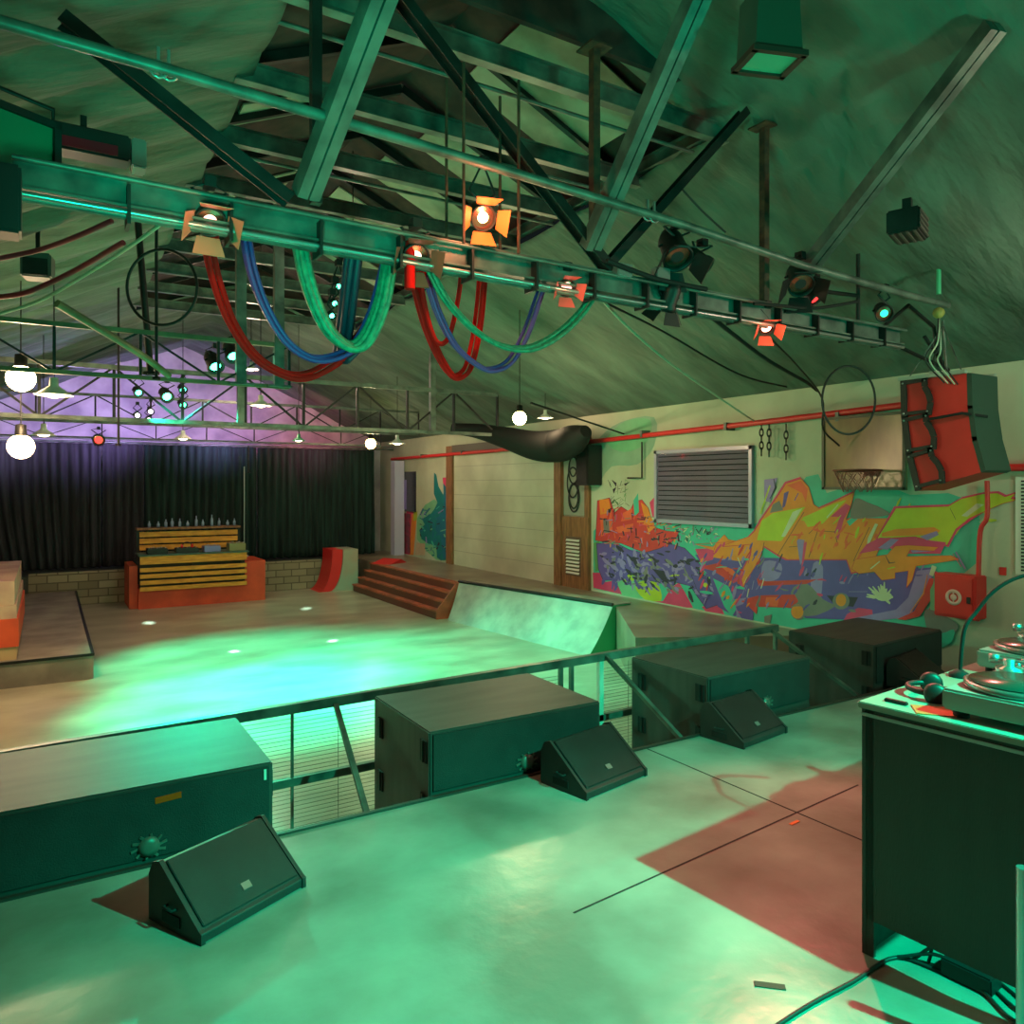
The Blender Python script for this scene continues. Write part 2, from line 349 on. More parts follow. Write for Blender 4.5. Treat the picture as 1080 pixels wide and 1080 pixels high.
for i in range(12):
    x = 1.75+i*.145+random.uniform(-.03,.03); hh = random.uniform(.09,.2); o = None
    if i == 0:
        b = MB(); b.lathe([(0,0),(.03,0),(.03,.1),(.012,.14),(.012,.18),(0,.18)], seg=10)
        proto = b.build('glass_bottle', mat('bottle_glass',(150,165,200),.15), origin=(0,0,0)); o = proto
        tag(o, 'small glass bottle on the dark counter behind the booth', 'bottle', 'glass bottles on the back counter')
    else: o = copy_tree(proto)
    o.location = (x, 16.7, .86); o.scale = (1,1,hh/.15)
# thin pole at the booth
p = onY(236,600,16.45); b = MB(); b.tube([(3.55,16.62,.2),(3.55,16.62,2.1)], .012, 8); b.box((3.55,16.62,.21),(.16,.16,.02)); tag(b.build('thin_pole', greymetal, origin=(3.55,16.62,.2)), 'thin silver pole standing at the right of the booth before the curtain', 'pole')

# ---------------------------------------------------------------- curtains
def curtain(xa, xb, m, label, y=17.9, gather=0, ph=0):
    n = int((xb-xa)*46); vs = []; fs = []; rows = 14
    for j in range(rows+1):
        s = j/rows; z = 2.56*(1-s)+.01
        for i in range(n+1):
            x = xa+(xb-xa)*i/n
            amp = .035+.03*s
            yy = y + amp*math.sin(i*.82+ph+.5*noise.noise(Vector((x*2,s,ph)))*4) + .03*noise.noise(Vector((x*5,s*2,1)))
            xx = x + gather*math.sin(math.pi*min(1,s*1.1))*.0 + (.25*gather*s*s*(1-(i/n)))
            vs.append((xx,yy,z))
    for j in range(rows):
        for i in range(n):
            k = j*(n+1)+i; fs.append((k,k+1,k+n+2,k+n+1))
    b = MB(); b.add(vs, fs, 0, True); o = b.build('stage_curtain', m, origin=((xa+xb)/2,y,0))
    sm = o.modifiers.new('s','SOLIDIFY'); sm.thickness = .008
    return tag(o, label, 'curtain', 'pleated curtains across the back of the hall')
curtain(-1.2,.95,curtl,'charcoal pleated curtain at the far left end of the back row', gather=1)
curtain(.98,1.75,curtl,'narrow dark curtain panel left of the slatted booth', ph=1)
curtain(1.77,4.1,curtm,'wide dark green curtain panel right behind the slatted booth', ph=2)
curtain(4.12,6.95,curtm,'dark curtain panel at the right end of the back row', ph=3)
b = MB(); b.tube([(-3.1,17.9,2.6),(7.45,17.9,2.6)], .025, 8); b.tube([(-3.1,17.9,2.66),(7.45,17.9,2.66)], .012, 6)
tag(b.build('curtain_rail', steel, origin=(2,17.9,2.6)), 'long pale metal rail carrying the back curtains', 'rail')
# lilac pillar at curtain end, dark tv opening, posters
b = MB(); b.bb((7.2,17.2,0),(7.45,17.45,2.3)); o = b.build('pillar', mat('lilac_pillar',(190,180,215),.6), origin=(7.3,17.3,0)); struct(o)
# backstage shelf at the far left
t = thing('merch_shelf', (-1.5,16.3,-.3), 'pinkish red shelf stand at the left frame edge by the curtain', 'shelf')
b = MB(); b.bb((-1.7,16.1,-.3),(-.78,16.5,2.2)); b.build('cabinet_body', mat('shelf_pink',(150,80,95),.6,rgb2=(110,60,80),scale=3), t, world=True)
for k,(z,m_) in enumerate([(1.9,'lil'),(1.55,'whi'),(.75,'blu'),(.45,'blu')]):
    b = MB(); b.bb((-1.7,16.0,z),(-.76,16.5,z+.05)); b.build('shelf_board', whitep, t, world=True)
b = MB(); b.bb((-1.6,16.06,.5),(-.82,16.1,1.0)); b.build('blue_panel', mat('panel_blue',(120,140,190),.5), t, world=True)

# ---------------------------------------------------------------- right wall furniture
def wall_pt(u, v, off=0): return onX(u, v, XW-off)
# roller door
p = wall_pt(480,598); q = wall_pt(588,608)
ya, yb = q.y, p.y; zt = 2.36
d = MB(); d.bb((XW-.03,ya,0),(XW-.002,yb,zt)); door = struct(d.build('door_1', mat('roller_door', (205,204,182), .5, rgb2=(182,180,158), scale=1.2)))
b = MB()
for k in range(1,8): b.bb((XW-.033,ya+.02,k*.3),(XW-.03,yb-.02,k*.3+.008))
b.build('panel_seam', mat('seam_grey',(150,148,135),.6), door, world=True)
for (a_, c_) in ((ya-.2,ya),(yb,yb+.28)):
    b = MB(); b.bb((XW-.08,a_,0),(XW-.001,c_,2.55)); b.build('door_jamb', wood, door, world=True)
b = MB(); b.bb((XW-.08,ya,zt),(XW-.001,yb,zt+.2)); b.build('door_head', mat('dark_lintel',(90,82,74),.6), door, world=True)
# window 1 with louvres
w1 = wall_pt(692.5,475.5); w2 = wall_pt(795.5,467); zl, zh = 1.17, 2.2; yl, yh = w2.y, w1.y
w = MB()
for (a_, c_) in (((yl,zl),(yl+.05,zh)),((yh-.05,zl),(yh,zh)),((yl,zl),(yh,zl+.05)),((yl,zh-.05),(yh,zh))):
    w.bb((XW-.05,a_[0],a_[1]),(XW-.001,c_[0],c_[1]))
win = struct(w.build('window_1', mat('window_frame',(170,160,185),.4,.2)))
b = MB(); 
for k in range(14):
    z = zl+.08+k*(zh-zl-.14)/13; b.box((XW-.022,(yl+yh)/2,z),(.006,yh-yl-.1,.062),rot=Euler((0,.5,0)))
b.build('louvre_slats', mat('louvre_grey',(165,150,178),.3,.2), win, world=True)
b = MB(); b.bb((XW-.008,yl+.04,zl+.04),(XW-.002,yh-.04,zh-.04)); b.build('backing', mat('window_dark',(40,36,50),.4), win, world=True)
b = MB(); b.bb((XW-.040,yl+.05,zl+.05),(XW-.037,yh-.05,zh-.05)); gp = mat('window_glass',(255,255,255),.03,trans=1); gp.node_tree.nodes['Principled BSDF'].inputs['IOR'].default_value=1.45; b.build('pane', gp, win, world=True)
# small dark window / screen near the curtain
p = wall_pt(420,498); q = wall_pt(439,540)
b = MB(); b.bb((XW-.05,q.y,q.z),(XW-.001,p.y,p.z)); o = b.build('window_2', mat('dark_glass',(38,36,52),.25)); struct(o)
b = MB(); b.bb((XW-.055,q.y+.45,q.z+.05),(XW-.05,p.y-.2,p.z-.2)); b.build('pane', mat('lilac_glass',(120,100,170),.3), o, world=True)
p = wall_pt(424,541); q = wall_pt(433,587)
b = MB(); b.bb((XW-.02,q.y,.05),(XW-.001,p.y,p.z)); o = b.build('wall_poster', mat('poster_red',(150,40,70),.5,rgb2=(90,40,60),scale=9), origin=(XW,(p.y+q.y)/2,1)); tag(o,'dark red poster on the right wall beside the lilac pillar','poster')
# red sprinkler pipe
b = MB(); a = wall_pt(413,487,.12); c = wall_pt(951,427.5,.12)
pts = [(XW-.12,a.y,2.36),(XW-.12,10.5,2.38),(XW-.12,6,2.47),(XW-.12,c.y-.3,2.52),(XW-.12,3.95,2.52)]
t = thing('sprinkler_pipe', (XW,8,2.4), 'long red pipe running along the top of the right wall', 'pipe')
b.tube(pts,.035,10); b.build('pipe_run', redpaint, t, world=True)
for y in (5.2,6.8,8.4,10,12,14,16):
    b = MB(); b.bb((XW-.165,y-.02,2.36 if y>9 else 2.40),(XW,y+.02,2.42 if y>9 else 2.5)); b.build('pipe_clip', steel, t, world=True)
# lower red pipe right of the PA stack
a = wall_pt(1064,494,.1); b = MB(); b.tube([(XW-.1,a.y+.6,1.86),(XW-.1,a.y-1.5,1.86)],.035,10)
tag(b.build('wall_pipe', redpaint, origin=(XW-.1,3.2,1.86)), 'short thick red pipe on the wall right of the red hanging speakers', 'pipe')
b = MB(); P = [wall_pt(1041,507,.08),wall_pt(1041,545,.08),wall_pt(1034,560,.08),wall_pt(1032,605,.08),wall_pt(1031,655,.08)]
b.tube(catmull(P,4),.022,8); tag(b.build('hose_riser', redpaint, origin=P[-1]), 'thin red pipe dropping beside the red hose cabinet', 'pipe')
# hose cabinet
a = wall_pt(985,604,.2); c = wall_pt(1029,655,.2)
hy0, hy1, hz0, hz1 = c.y, a.y, c.z, a.z
t = thing('hose_cabinet', (XW-.1,(hy0+hy1)/2,hz0), 'red fire hose cabinet with a pale round emblem on the right wall', 'cabinet')
b = MB(); b.box((0,0,(hz1-hz0)/2),(.2,hy1-hy0,hz1-hz0),bev=.01); b.build('cabinet_body', redpaint, t)
b = MB(); b.box((-.105,0,(hz1-hz0)/2),(.015,hy1-hy0-.05,hz1-hz0-.05),bev=.004); dr = b.build('door', redcab, t)
b = MB(); Mx = Matrix.Translation((-.114,.0,(hz1-hz0)*.48)) @ Matrix.Rotation(-math.pi/2,4,'Y')
b.lathe([(.045,0),(.045,.003),(.075,.003),(.075,0)],Mx,24); b.lathe([(0,.002),(.03,.002),(.03,0)],Mx,20)
b.box((-.116,0,(hz1-hz0)*.48),(.004,.012,.12)); b.build('emblem', mat('pale_emblem',(225,170,165),.6), dr)
b = MB(); b.box((-.118,-(hy1-hy0)*.36,(hz1-hz0)*.45),(.014,.03,.06)); b.build('latch', black, dr)
# white panel with vent at the far right, small red sign
a = wall_pt(1062,500,.0)
t = thing('vent_panel', (XW,2.9,1), 'white slatted vent panel at the right frame edge', 'vent')
a = wall_pt(1071,504,.03); b = MB(); b.bb((XW-.03,a.y-.8,.9),(XW,a.y,1.78)); b.build('frame', whitep, t, world=True)
b = MB()
for k in range(26): b.bb((XW-.04,a.y-.76,.93+k*.032),(XW-.03,a.y-.05,.945+k*.032))
b.build('louvre_slats', steeld, t, world=True)
a = wall_pt(1054,598,.01); c = wall_pt(1061,607,.01); b = MB(); b.bb((XW-.012,c.y,c.z),(XW-.001,a.y,a.z)); tag(b.build('wall_sign', redpaint, origin=(XW-.01,a.y,a.z)), 'tiny red sign on the pale wall right of the hose cabinet', 'sign')
# backboard and hoop
a = wall_pt(868,440,.15); c = wall_pt(967,517,.15)
t = thing('basketball_backboard', (XW-.15,(a.y+c.y)/2,c.z), 'scuffed wooden basketball backboard with a ragged net on the right wall', 'backboard')
by0, by1 = 4.42, a.y
b = MB(); b.bb((XW-.16,by0,c.z),(XW-.13,by1,2.45)); bo = b.build('board', mat('board_ply',(150,118,84),.2,rgb2=(118,88,70),scale=3,stretch=(1,1,.4)), t, world=True)
b = MB()
for aa, cc in (((by0,c.z),(by0+.03,2.45)),((by1-.03,c.z),(by1,2.45)),((by0,c.z),(by1,c.z+.03)),((by0,2.42),(by1,2.45))): b.bb((XW-.175,aa[0],aa[1]),(XW-.155,cc[0],cc[1]))
b.build('frame', mat('board_frame',(80,76,64),.5), t, world=True)
ym = (by0+by1)/2-.12; zr = c.z+.2
b = MB(); b.tube([(XW-.42+.225*math.cos(k*math.pi/12),ym+.225*math.sin(k*math.pi/12),zr) for k in range(24)],.011,8,closed=True)
b.box((XW-.18,ym,zr-.02),(.04,.14,.07)); rim = b.build('rim', mat('rim_rust',(120,50,40),.6), t, world=True)
b = MB()
for k in range(12):
    a0 = k*math.pi/6
    for dr_ in (1,-1):
        pts = [(XW-.42+(.222-.09*s)*math.cos(a0+dr_*s*.8),ym+(.222-.09*s)*math.sin(a0+dr_*s*.8),zr-.22*s) for s in [i/5 for i in range(6)]]
        b.tube(pts,.004,5)
b.build('net', mat('net_red',(150,90,85),.8), rim, world=True)
b = MB(); b.bb((XW-.13,ym-.1,c.z+.3),(XW,ym-.06,2.3)); b.bb((XW-.13,ym+.06,c.z+.3),(XW,ym+.1,2.3)); b.build('bracket', steeld, t, world=True)
# hanging chains on the wall
def chain(u, v0, v1, name, label, off=.1, n=None):
    a = wall_pt(u, v0, off); c = wall_pt(u, v1, off); L = a.z-c.z; k = max(3,int(L/.075)); b = MB()
    for i in range(k):
        z = a.z-(i+.5)*L/k; rr = L/k*.62; pts = []
        for q_ in range(12):
            an = q_*math.pi/6; yy = .028*math.cos(an); zz = rr*math.sin(an)
            pts.append((a.x, a.y+yy, z+zz) if i % 2 else (a.x+yy*.9, a.y+.02*math.cos(an), z+zz))
        b.tube(pts,.008,6,closed=True)
    o = b.build(name, steeld, origin=(a.x,a.y,a.z)); return tag(o,label,'chain','chains hanging on the right wall')
chain(803,446,480,'hanging_chain','dark chain hanging on the right wall just beside the window')
chain(811,446,481,'hanging_chain','dark chain hanging second from the window on the right wall')
chain(829,448,484,'hanging_chain','grey chain hanging midway between window and backboard', .05)
# wall speaker and cabinet by the roller door
p = wall_pt(612,470,.2); q = wall_pt(625,512,.2)
t = thing('wall_speaker', (XW-.15,(p.y+q.y)/2,q.z), 'black box speaker high on the wall right of the roller door', 'speaker')
b = MB(); b.box((0,0,(p.z-q.z)/2),(.28,p.y-q.y,p.z-q.z),bev=.01); b.build('cabinet_body', black, t)
b = MB(); b.box((-.145,0,(p.z-q.z)/2),(.01,(p.y-q.y)*.85,(p.z-q.z)*.9)); b.build('grille', grille, t)
p = wall_pt(593,549,.05); q = wall_pt(621,610,.05)
t = thing('louvred_cabinet', (XW-.05,(p.y+q.y)/2,0), 'narrow brown cabinet with louvred door between roller door and graffiti', 'cabinet')
cy0, cy1 = q.y, p.y; zc = 1.18
b = MB(); b.bb((XW-.06,cy0,0),(XW-.001,cy1,zc)); b.build('cabinet_body', wood, t, world=True)
b = MB(); b.bb((XW-.065,cy0+.2,.2),(XW-.06,cy1-.12,.85)); b.build('door', mat('cab_dark',(100,78,66),.6), t, world=True)
b = MB()
for k in range(10): b.box((XW-.075,(cy0+cy1)/2+.04,.25+k*.06),(.01,cy1-cy0-.38,.035),rot=Euler((0,.6,0)))
b.build('louvre_slats', whitep, t, world=True)
t = thing('cable_board', (XW,(cy0+cy1)/2,zc), 'wood framed grey board with coiled cables above the brown cabinet', 'cable rack')
b = MB(); b.bb((XW-.02,cy0+.12,zc+.02),(XW-.001,cy1,2.5)); b.build('board', mat('board_grey',(150,150,138),.6), t, world=True)
b = MB(); b.bb((XW-.05,cy0,zc),(XW-.001,cy0+.12,2.6)); b.build('frame', wood, t, world=True)
for k,(zz,rr) in enumerate([(1.5,.24),(1.52,.2),(1.95,.22),(2.02,.17),(1.75,.25)]):
    b = MB(); b.tube([(XW-.04-.006*k,(cy0+cy1)/2+.05+rr*.62*math.cos(i*math.pi/12),zz+rr*math.sin(i*math.pi/12)) for i in range(24)],.012,6,closed=True)
    b.build('coil', rub, t, world=True)
# bent conduit on wall left of window
P = [wall_pt(677,466,.06),wall_pt(677,504,.06),wall_pt(662,504,.06)]
b = MB(); b.tube(P,.014,6); tag(b.build('wall_conduit', rub, origin=P[0]), 'thin dark bent conduit on the wall left of the window', 'conduit')
# sagging black cloth bundle in front of door head
P = [(6.1,11.9,2.72),(6.35,11.2,2.6),(6.6,10.6,2.42),(6.8,10.2,2.33),(7.0,9.8,2.38),(7.2,9.4,2.52),(7.35,9.1,2.66)]
P = [atD(478,452,13.2), atD(505,455,13), atD(535,462,12.7), atD(565,470,12.5), atD(590,470,12.3), atD(606,463,11.6), atD(618,455,11.3)]
b = MB(); b.tube(catmull(P,6), [.1+.17*math.sin(math.pi*min(1,(i/36))**1.6) for i in range(37)], 14)
tag(b.build('cloth_bundle', blackm, origin=P[3]), 'sagging black cloth bundle slung above the roller door', 'cloth')
# ================================================================== MURALS (flat paint on the right wall)
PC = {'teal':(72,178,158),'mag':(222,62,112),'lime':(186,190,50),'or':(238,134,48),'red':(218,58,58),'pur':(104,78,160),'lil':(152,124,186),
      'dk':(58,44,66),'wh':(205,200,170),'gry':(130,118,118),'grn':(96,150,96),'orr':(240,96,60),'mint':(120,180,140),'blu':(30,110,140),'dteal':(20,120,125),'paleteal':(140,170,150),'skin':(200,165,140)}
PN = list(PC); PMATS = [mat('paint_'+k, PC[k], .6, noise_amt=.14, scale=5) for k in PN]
class Paint:
    def __init__(s): s.b = MB(); s.k = 0
    def poly(s, col, pts, inset=None):
        s.k += 1; off = .0012 + .000012*s.k
        P = [onX(u, v, XW-off) for (u, v) in pts]
        P = [Vector((p.x, p.y, max(p.z, .02))) for p in P]
        tri = tessellate_polygon([[Vector((p.y, p.z, 0)) for p in P]])
        s.b.add(P, [tuple(t) for t in tri], PN.index(col))
    def stroke(s, col, pts, w):
        n = len(pts); L = []; Rr = []
        for i in range(n):
            a = pts[max(0,i-1)]; c = pts[min(n-1,i+1)]; dx, dy = c[0]-a[0], c[1]-a[1]; d = math.hypot(dx, dy) or 1
            ww = w*(.45 if i in (0, n-1) else 1)/2; L.append((pts[i][0]-dy/d*ww, pts[i][1]+dx/d*ww)); Rr.append((pts[i][0]+dy/d*ww, pts[i][1]-dx/d*ww))
        s.poly(col, L+Rr[::-1])
    def outl(s, col, pts, w): 
        for i in range(len(pts)): s.stroke(col, [pts[i], pts[(i+1) % len(pts)]], w)
    def dot(s, col, u, v, r, r2=None):
        s.poly(col, [(u+r*math.cos(a), v+(r2 or r)*math.sin(a)) for a in [k*math.pi/7 for k in range(14)]])
def smooth2(pts, n=3):
    q = [pts[-1]]+pts+[pts[0],pts[1]]; out = []
    for i in range(1, len(q)-2):
        for k in range(n):
            t = k/n
            out.append(tuple(.5*((2*q[i][j])+(q[i+1][j]-q[i-1][j])*t+(2*q[i-1][j]-5*q[i][j]+4*q[i+1][j]-q[i+2][j])*t*t+(-q[i-1][j]+3*q[i][j]-3*q[i+1][j]+q[i+2][j])*t**3) for j in (0,1)))
    return out
g = Paint()
# big pale green blotches high on the wall, left of window
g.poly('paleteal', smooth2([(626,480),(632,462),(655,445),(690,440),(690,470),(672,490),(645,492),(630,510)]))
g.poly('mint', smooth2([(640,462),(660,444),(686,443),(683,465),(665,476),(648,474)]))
g.poly('teal', [(626,560),(640,545),(690,549),(740,552),(795,553),(812,545),(838,520),(850,503),(863,500),(872,520),(898,512),(915,506),(935,512),(960,522),(1000,520),(1030,530),(1036,560),(1032,592),(1008,612),(987,612),(986,692),(905,688),(800,661),(626,621)])
g.poly('grn', [(626,573),(632,570),(636,600),(628,603)])
g.poly('mint', smooth2([(650,612),(668,608),(676,625),(672,632),(655,628)]))
g.poly('mag', [(625,604),(633,604),(638,614),(648,612),(652,618),(656,627),(626,620)])
g.poly('lime', smooth2([(670,617),(690,611),(698,628),(694,636),(680,633)]))
g.poly('lime', [(655,605),(664,602),(670,612),(657,614)])
g.poly('mag', [(699,634),(708,620),(716,614),(722,624),(731,641),(724,645),(690,636)])
g.poly('mag', [(740,640),(758,634),(764,648),(744,646)])
g.poly('mag', [(685,530),(692,522),(692,548),(688,545)])
# scribbled tag over the red letters
rnd = random.Random(5)
for i in range(26):
    u = rnd.uniform(643,662); v = rnd.uniform(507,532); g.stroke(rnd.choice(['dk','gry','grn']), [(u,v),(u+rnd.uniform(-5,5),v+rnd.uniform(-6,6)),(u+rnd.uniform(-3,6),v+rnd.uniform(-4,4))], .8)
# left piece: red letters
red1 = [(630,528),(643,525),(648,541),(655,534),(664,540),(669,529),(677,527),(684,536),(690,556),(703,560),(716,561),(713,568),(700,578),(690,586),(672,580),(655,573),(640,572),(628,570),(629,552)]
g.poly('red', red1); g.outl('dk', red1, .9)
g.poly('or', [(632,527),(642,526),(645,540),(633,545)]); g.poly('orr', [(633,543),(645,540),(646,560),(634,566)])
g.poly('or', [(676,530),(683,535),(691,556),(684,562),(680,548)]); g.poly('orr', [(657,541),(667,536),(666,548),(655,550)])
g.poly('orr', [(650,556),(668,552),(668,560),(652,562)]); g.poly('gry', [(636,548),(642,546),(643,562),(637,562)]); g.poly('teal', [(668,528),(673,520),(674,540),(669,545)])
pur1 = [(629,573),(652,574),(664,580),(680,583),(697,578),(705,573),(722,578),(732,588),(742,600),(735,604),(746,608),(753,620),(757,638),(745,642),(736,630),(728,618),(712,614),(708,622),(700,616),(688,613),(676,612),(666,604),(652,612),(636,612),(631,600)]
g.poly('pur', pur1); g.outl('dk', pur1, 1.2)
for i in range(260):
    u = rnd.uniform(632,750); base = 575+(u-632)*.12; v = rnd.uniform(base-2, base+38)
    col = rnd.choice(['dk','pur','lil','gry','lil','pur','pur','dk','lime' if i%4==0 else 'lil'])
    L = rnd.uniform(4,13); an = rnd.choice([rnd.uniform(-.5,.5), rnd.uniform(1.1,2.0), rnd.uniform(.6,1)])
    g.stroke(col, [(u,v),(u+L*.5*math.cos(an)+rnd.uniform(-1,1),v+L*.5*math.sin(an)),(u+L*math.cos(an),v+L*math.sin(an))], rnd.uniform(1.6,4.4))
for i in range(150):
    u = rnd.uniform(630,715); v = rnd.uniform(532+(u-630)*.22,574); col = rnd.choice(['dk','red','orr','gry','mag','lil','or','dk'])
    L = rnd.uniform(3,8); an = rnd.choice([rnd.uniform(-.4,.4), rnd.uniform(1.2,2)])
    g.stroke(col, [(u,v),(u+L*math.cos(an),v+L*math.sin(an))], rnd.uniform(1.4,3.6))
g.poly('dk', [(688,600),(700,602),(706,616),(698,612)]); g.poly('pur',[(729,606),(745,610),(750,625),(744,634),(735,622)]); g.outl('dk',[(729,606),(745,610),(750,625),(744,634),(735,622)],1.0); g.dot('lime',744,617,2.4)
# grey and white little characters under the window
for i in range(60):
    u = rnd.uniform(716,758); v = rnd.uniform(556,572); g.stroke(rnd.choice(['wh','gry','dk','gry','lil']), [(u,v),(u+rnd.uniform(-2,4),v+rnd.uniform(-5,5))], 2.2)
# middle
g.poly('pur', [(733,585),(800,588),(800,632),(775,650),(757,640),(748,606)])
g.poly('mag', [(733,579),(756,578),(752,590),(740,594)])
g.poly('or', [(733,574),(752,577),(758,570),(764,564),(768,569),(778,571),(800,572),(796,588),(780,592),(752,588),(754,581)]); g.outl('red',[(733,574),(752,577),(758,570),(764,564),(768,569),(778,571)],.9)
g.poly('red', [(737,598),(757,594),(772,600),(784,612),(782,617),(768,612),(752,602)]); g.poly('orr', [(760,597),(772,600),(782,610),(770,606)])
g.stroke('lil',[(760,590),(772,590)],3); g.stroke('wh',[(778,588),(782,598)],2)
g.poly('teal',[(752,610),(768,618),(778,640),(772,650),(764,640)]); g.poly('lil',[(775,632),(790,630),(786,652),(777,654)])
g.poly('pur',[(776,640),(796,632),(794,656),(782,656)])
# big piece: purple lower body
P2 = [(792,588),(893,590),(900,606),(985,598),(982,622),(966,648),(905,654),(850,652),(835,642),(800,634),(786,620)]
g.poly('pur', P2)
g.poly('lil', smooth2([(806,592),(824,595),(821,610),(804,612)])); g.poly('lil', smooth2([(858,594),(868,598),(865,635),(860,640),(855,620)]))
g.poly('gry', smooth2([(834,625),(850,615),(868,632),(880,640),(850,650)])); g.poly('lil', [(967,602),(985,600),(979,622),(962,645),(940,648),(958,630)])
g.poly('pur', [(870,604),(905,606),(903,628),(872,626)]); g.poly('dk', [(872,628),(905,630),(900,640),(880,638)])
g.poly('red', [(800,628),(838,627),(842,634),(836,641),(800,640)]); g.poly('orr', [(808,630),(822,630),(820,640),(807,638)]); g.poly('red',[(785,632),(800,628),(798,648),(790,640)])
g.poly('red', [(798,610),(808,613),(862,611),(850,616),(800,618)])
g.poly('gry',[(806,650),(814,648),(812,662),(806,662)])
g.dot('gry',842,645,8,9); g.dot('or',841,645,6.5,7.5); g.dot('gry',887,634,9,9); g.dot('or',887,633,5.5,6.5)
g.poly('mag', [(893,648),(905,641),(920,643),(921,656),(890,654)]); g.poly('lil',[(900,652),(960,640),(966,650),(905,657)])
# orange letters
O1 = [(757,577),(790,566),(796,560),(803,548),(820,524),(829,510),(845,505),(853,514),(858,532),(864,536),(880,529),(901,519),(897,535),(892,548),(899,546),(915,547),(938,547),(946,550),(932,568),(918,600),(898,604),(893,590),(830,590),(822,586),(806,576),(800,592),(787,612),(784,620),(781,606),(792,584),(793,574)]
g.poly('mag', [(u+(u-850)*.012-1, v+(v-560)*.035) for u,v in O1]); g.poly('or', O1); g.outl('red', O1, 1.2)
L1 = [(803,549),(815,541),(840,536),(850,534),(832,560),(824,571),(798,570)]
g.poly('lime', L1); g.outl('or', L1, 1.2)
g.poly('lime', [(846,546),(880,531),(893,527),(868,552),(862,554),(852,556)])
g.poly('wh',[(836,540),(846,536),(828,566),(824,566)]); g.stroke('wh',[(884,532),(872,546)],2.5)
for s_ in [[(848,540),(820,586)],[(865,552),(853,588)],[(867,560),(880,561)],[(853,563),(862,554)],[(806,572),(800,600)],[(832,577),(842,576)],[(917,556),(900,592)],[(880,560),(883,572)]]: g.stroke('dk', s_, 1.1)
g.poly('lil', [(840,568),(850,570),(848,590),(844,596)]); g.poly('mag',[(848,570),(851,572),(848,592),(845,600)])
g.poly('orr',[(830,512),(845,507),(852,516),(850,530),(846,520)]); g.poly('pur',[(827,520),(832,518),(828,534),(825,536)]); g.stroke('pur',[(842,520),(838,528)],2.2)
g.poly('mag',[(876,545),(892,531),(897,534),(890,548),(884,570),(880,562),(886,545)]); g.poly('teal',[(893,550),(905,541),(906,546),(896,555)]); 
g.poly('lil',[(806,506),(820,504),(812,530),(806,528)]); g.stroke('lime',[(812,512),(802,542)],3.5); g.stroke('dk',[(816,505),(818,514),(812,526)],1.6); g.poly('gry',[(815,532),(822,528),(826,538),(812,541)])
g.poly('gry', smooth2([(897,546),(902,526),(915,530),(930,536),(938,543),(915,546)]))
for i in range(16):
    u = rnd.uniform(785,806); v = rnd.uniform(575,625); g.stroke(rnd.choice(['lil','mag','wh','lil']), [(u,v),(u-rnd.uniform(2,5),v+rnd.uniform(6,12))], rnd.uniform(1,2.2))
# rough brush texture over the big letters
for (ux,uy,vx,vy,cols,nn) in ((795,985,595,645,['lil','pur','gry','pur','dk','mag'],70),(825,925,548,588,['or','orr','lime','or','orr'],50),(935,1040,535,556,['lime','grn','lime','wh'],24),(735,800,575,645,['red','lil','or','pur','mag','teal'],60)):
    for i in range(nn):
        u = rnd.uniform(ux,uy); v = rnd.uniform(vx,vy); L = rnd.uniform(4,14); an = rnd.choice([-1.0,-.9,-1.2,.1,2.0])+rnd.uniform(-.2,.2)
        g.stroke(rnd.choice(cols), [(u,v),(u+L*.5*math.cos(an),v+L*.5*math.sin(an)+rnd.uniform(-1,1)),(u+L*math.cos(an),v+L*math.sin(an))], rnd.uniform(1.2,3.6)) if not (900<u<975 and 608<v<640) else None
# right: lime arrow tail
L2 = [(925,568),(945,536),(1000,534),(1014,526),(1036,521),(1052,520),(1060,524),(1072,520),(1066,526),(1074,527),(1058,531),(1046,536),(1022,547),(1008,558),(999,575),(965,566)]
g.poly('mag', [(u+(1.5 if u>960 else -2), v+(2 if v>540 else -2)) for u,v in L2]); g.poly('lime', L2); g.outl('red', L2, 1.3)
g.poly('or', [(930,562),(945,558),(985,556),(992,560),(985,564),(930,566)]); g.poly('wh',[(1014,544),(1030,531),(1038,532),(1020,545)]); g.stroke('dk',[(1002,536),(1008,548)],1)
g.poly('wh',[(915,568),(923,552),(926,553),(914,580)])
g.poly('mag', [(914,574),(928,567),(965,568),(998,572),(992,584),(955,584),(938,578),(906,584)]); g.poly('lil',[(926,578),(940,568),(948,569),(936,580)]); g.poly('lil',[(970,566),(988,560),(990,564),(978,570)]); g.poly('lil',[(960,578),(985,577),(986,581),(962,583)])
O2 = [(902,590),(936,585),(944,576),(958,575),(990,577),(985,581),(960,580),(956,587),(1003,586),(1012,590),(966,597),(962,612),(956,620),(958,602),(944,604),(944,610),(930,612),(922,603),(906,605),(898,600)]
g.poly('or', O2); g.outl('red', O2, 1); g.stroke('wh',[(928,592),(918,600)],2.5); g.stroke('dk',[(934,586),(938,594),(944,593)],1.2); g.stroke('lime',[(936,600),(944,598)],2.5)
g.stroke('lil',[(1008,582),(1018,600)],3.5); g.stroke('mag',[(1005,584),(1014,598)],1.5)
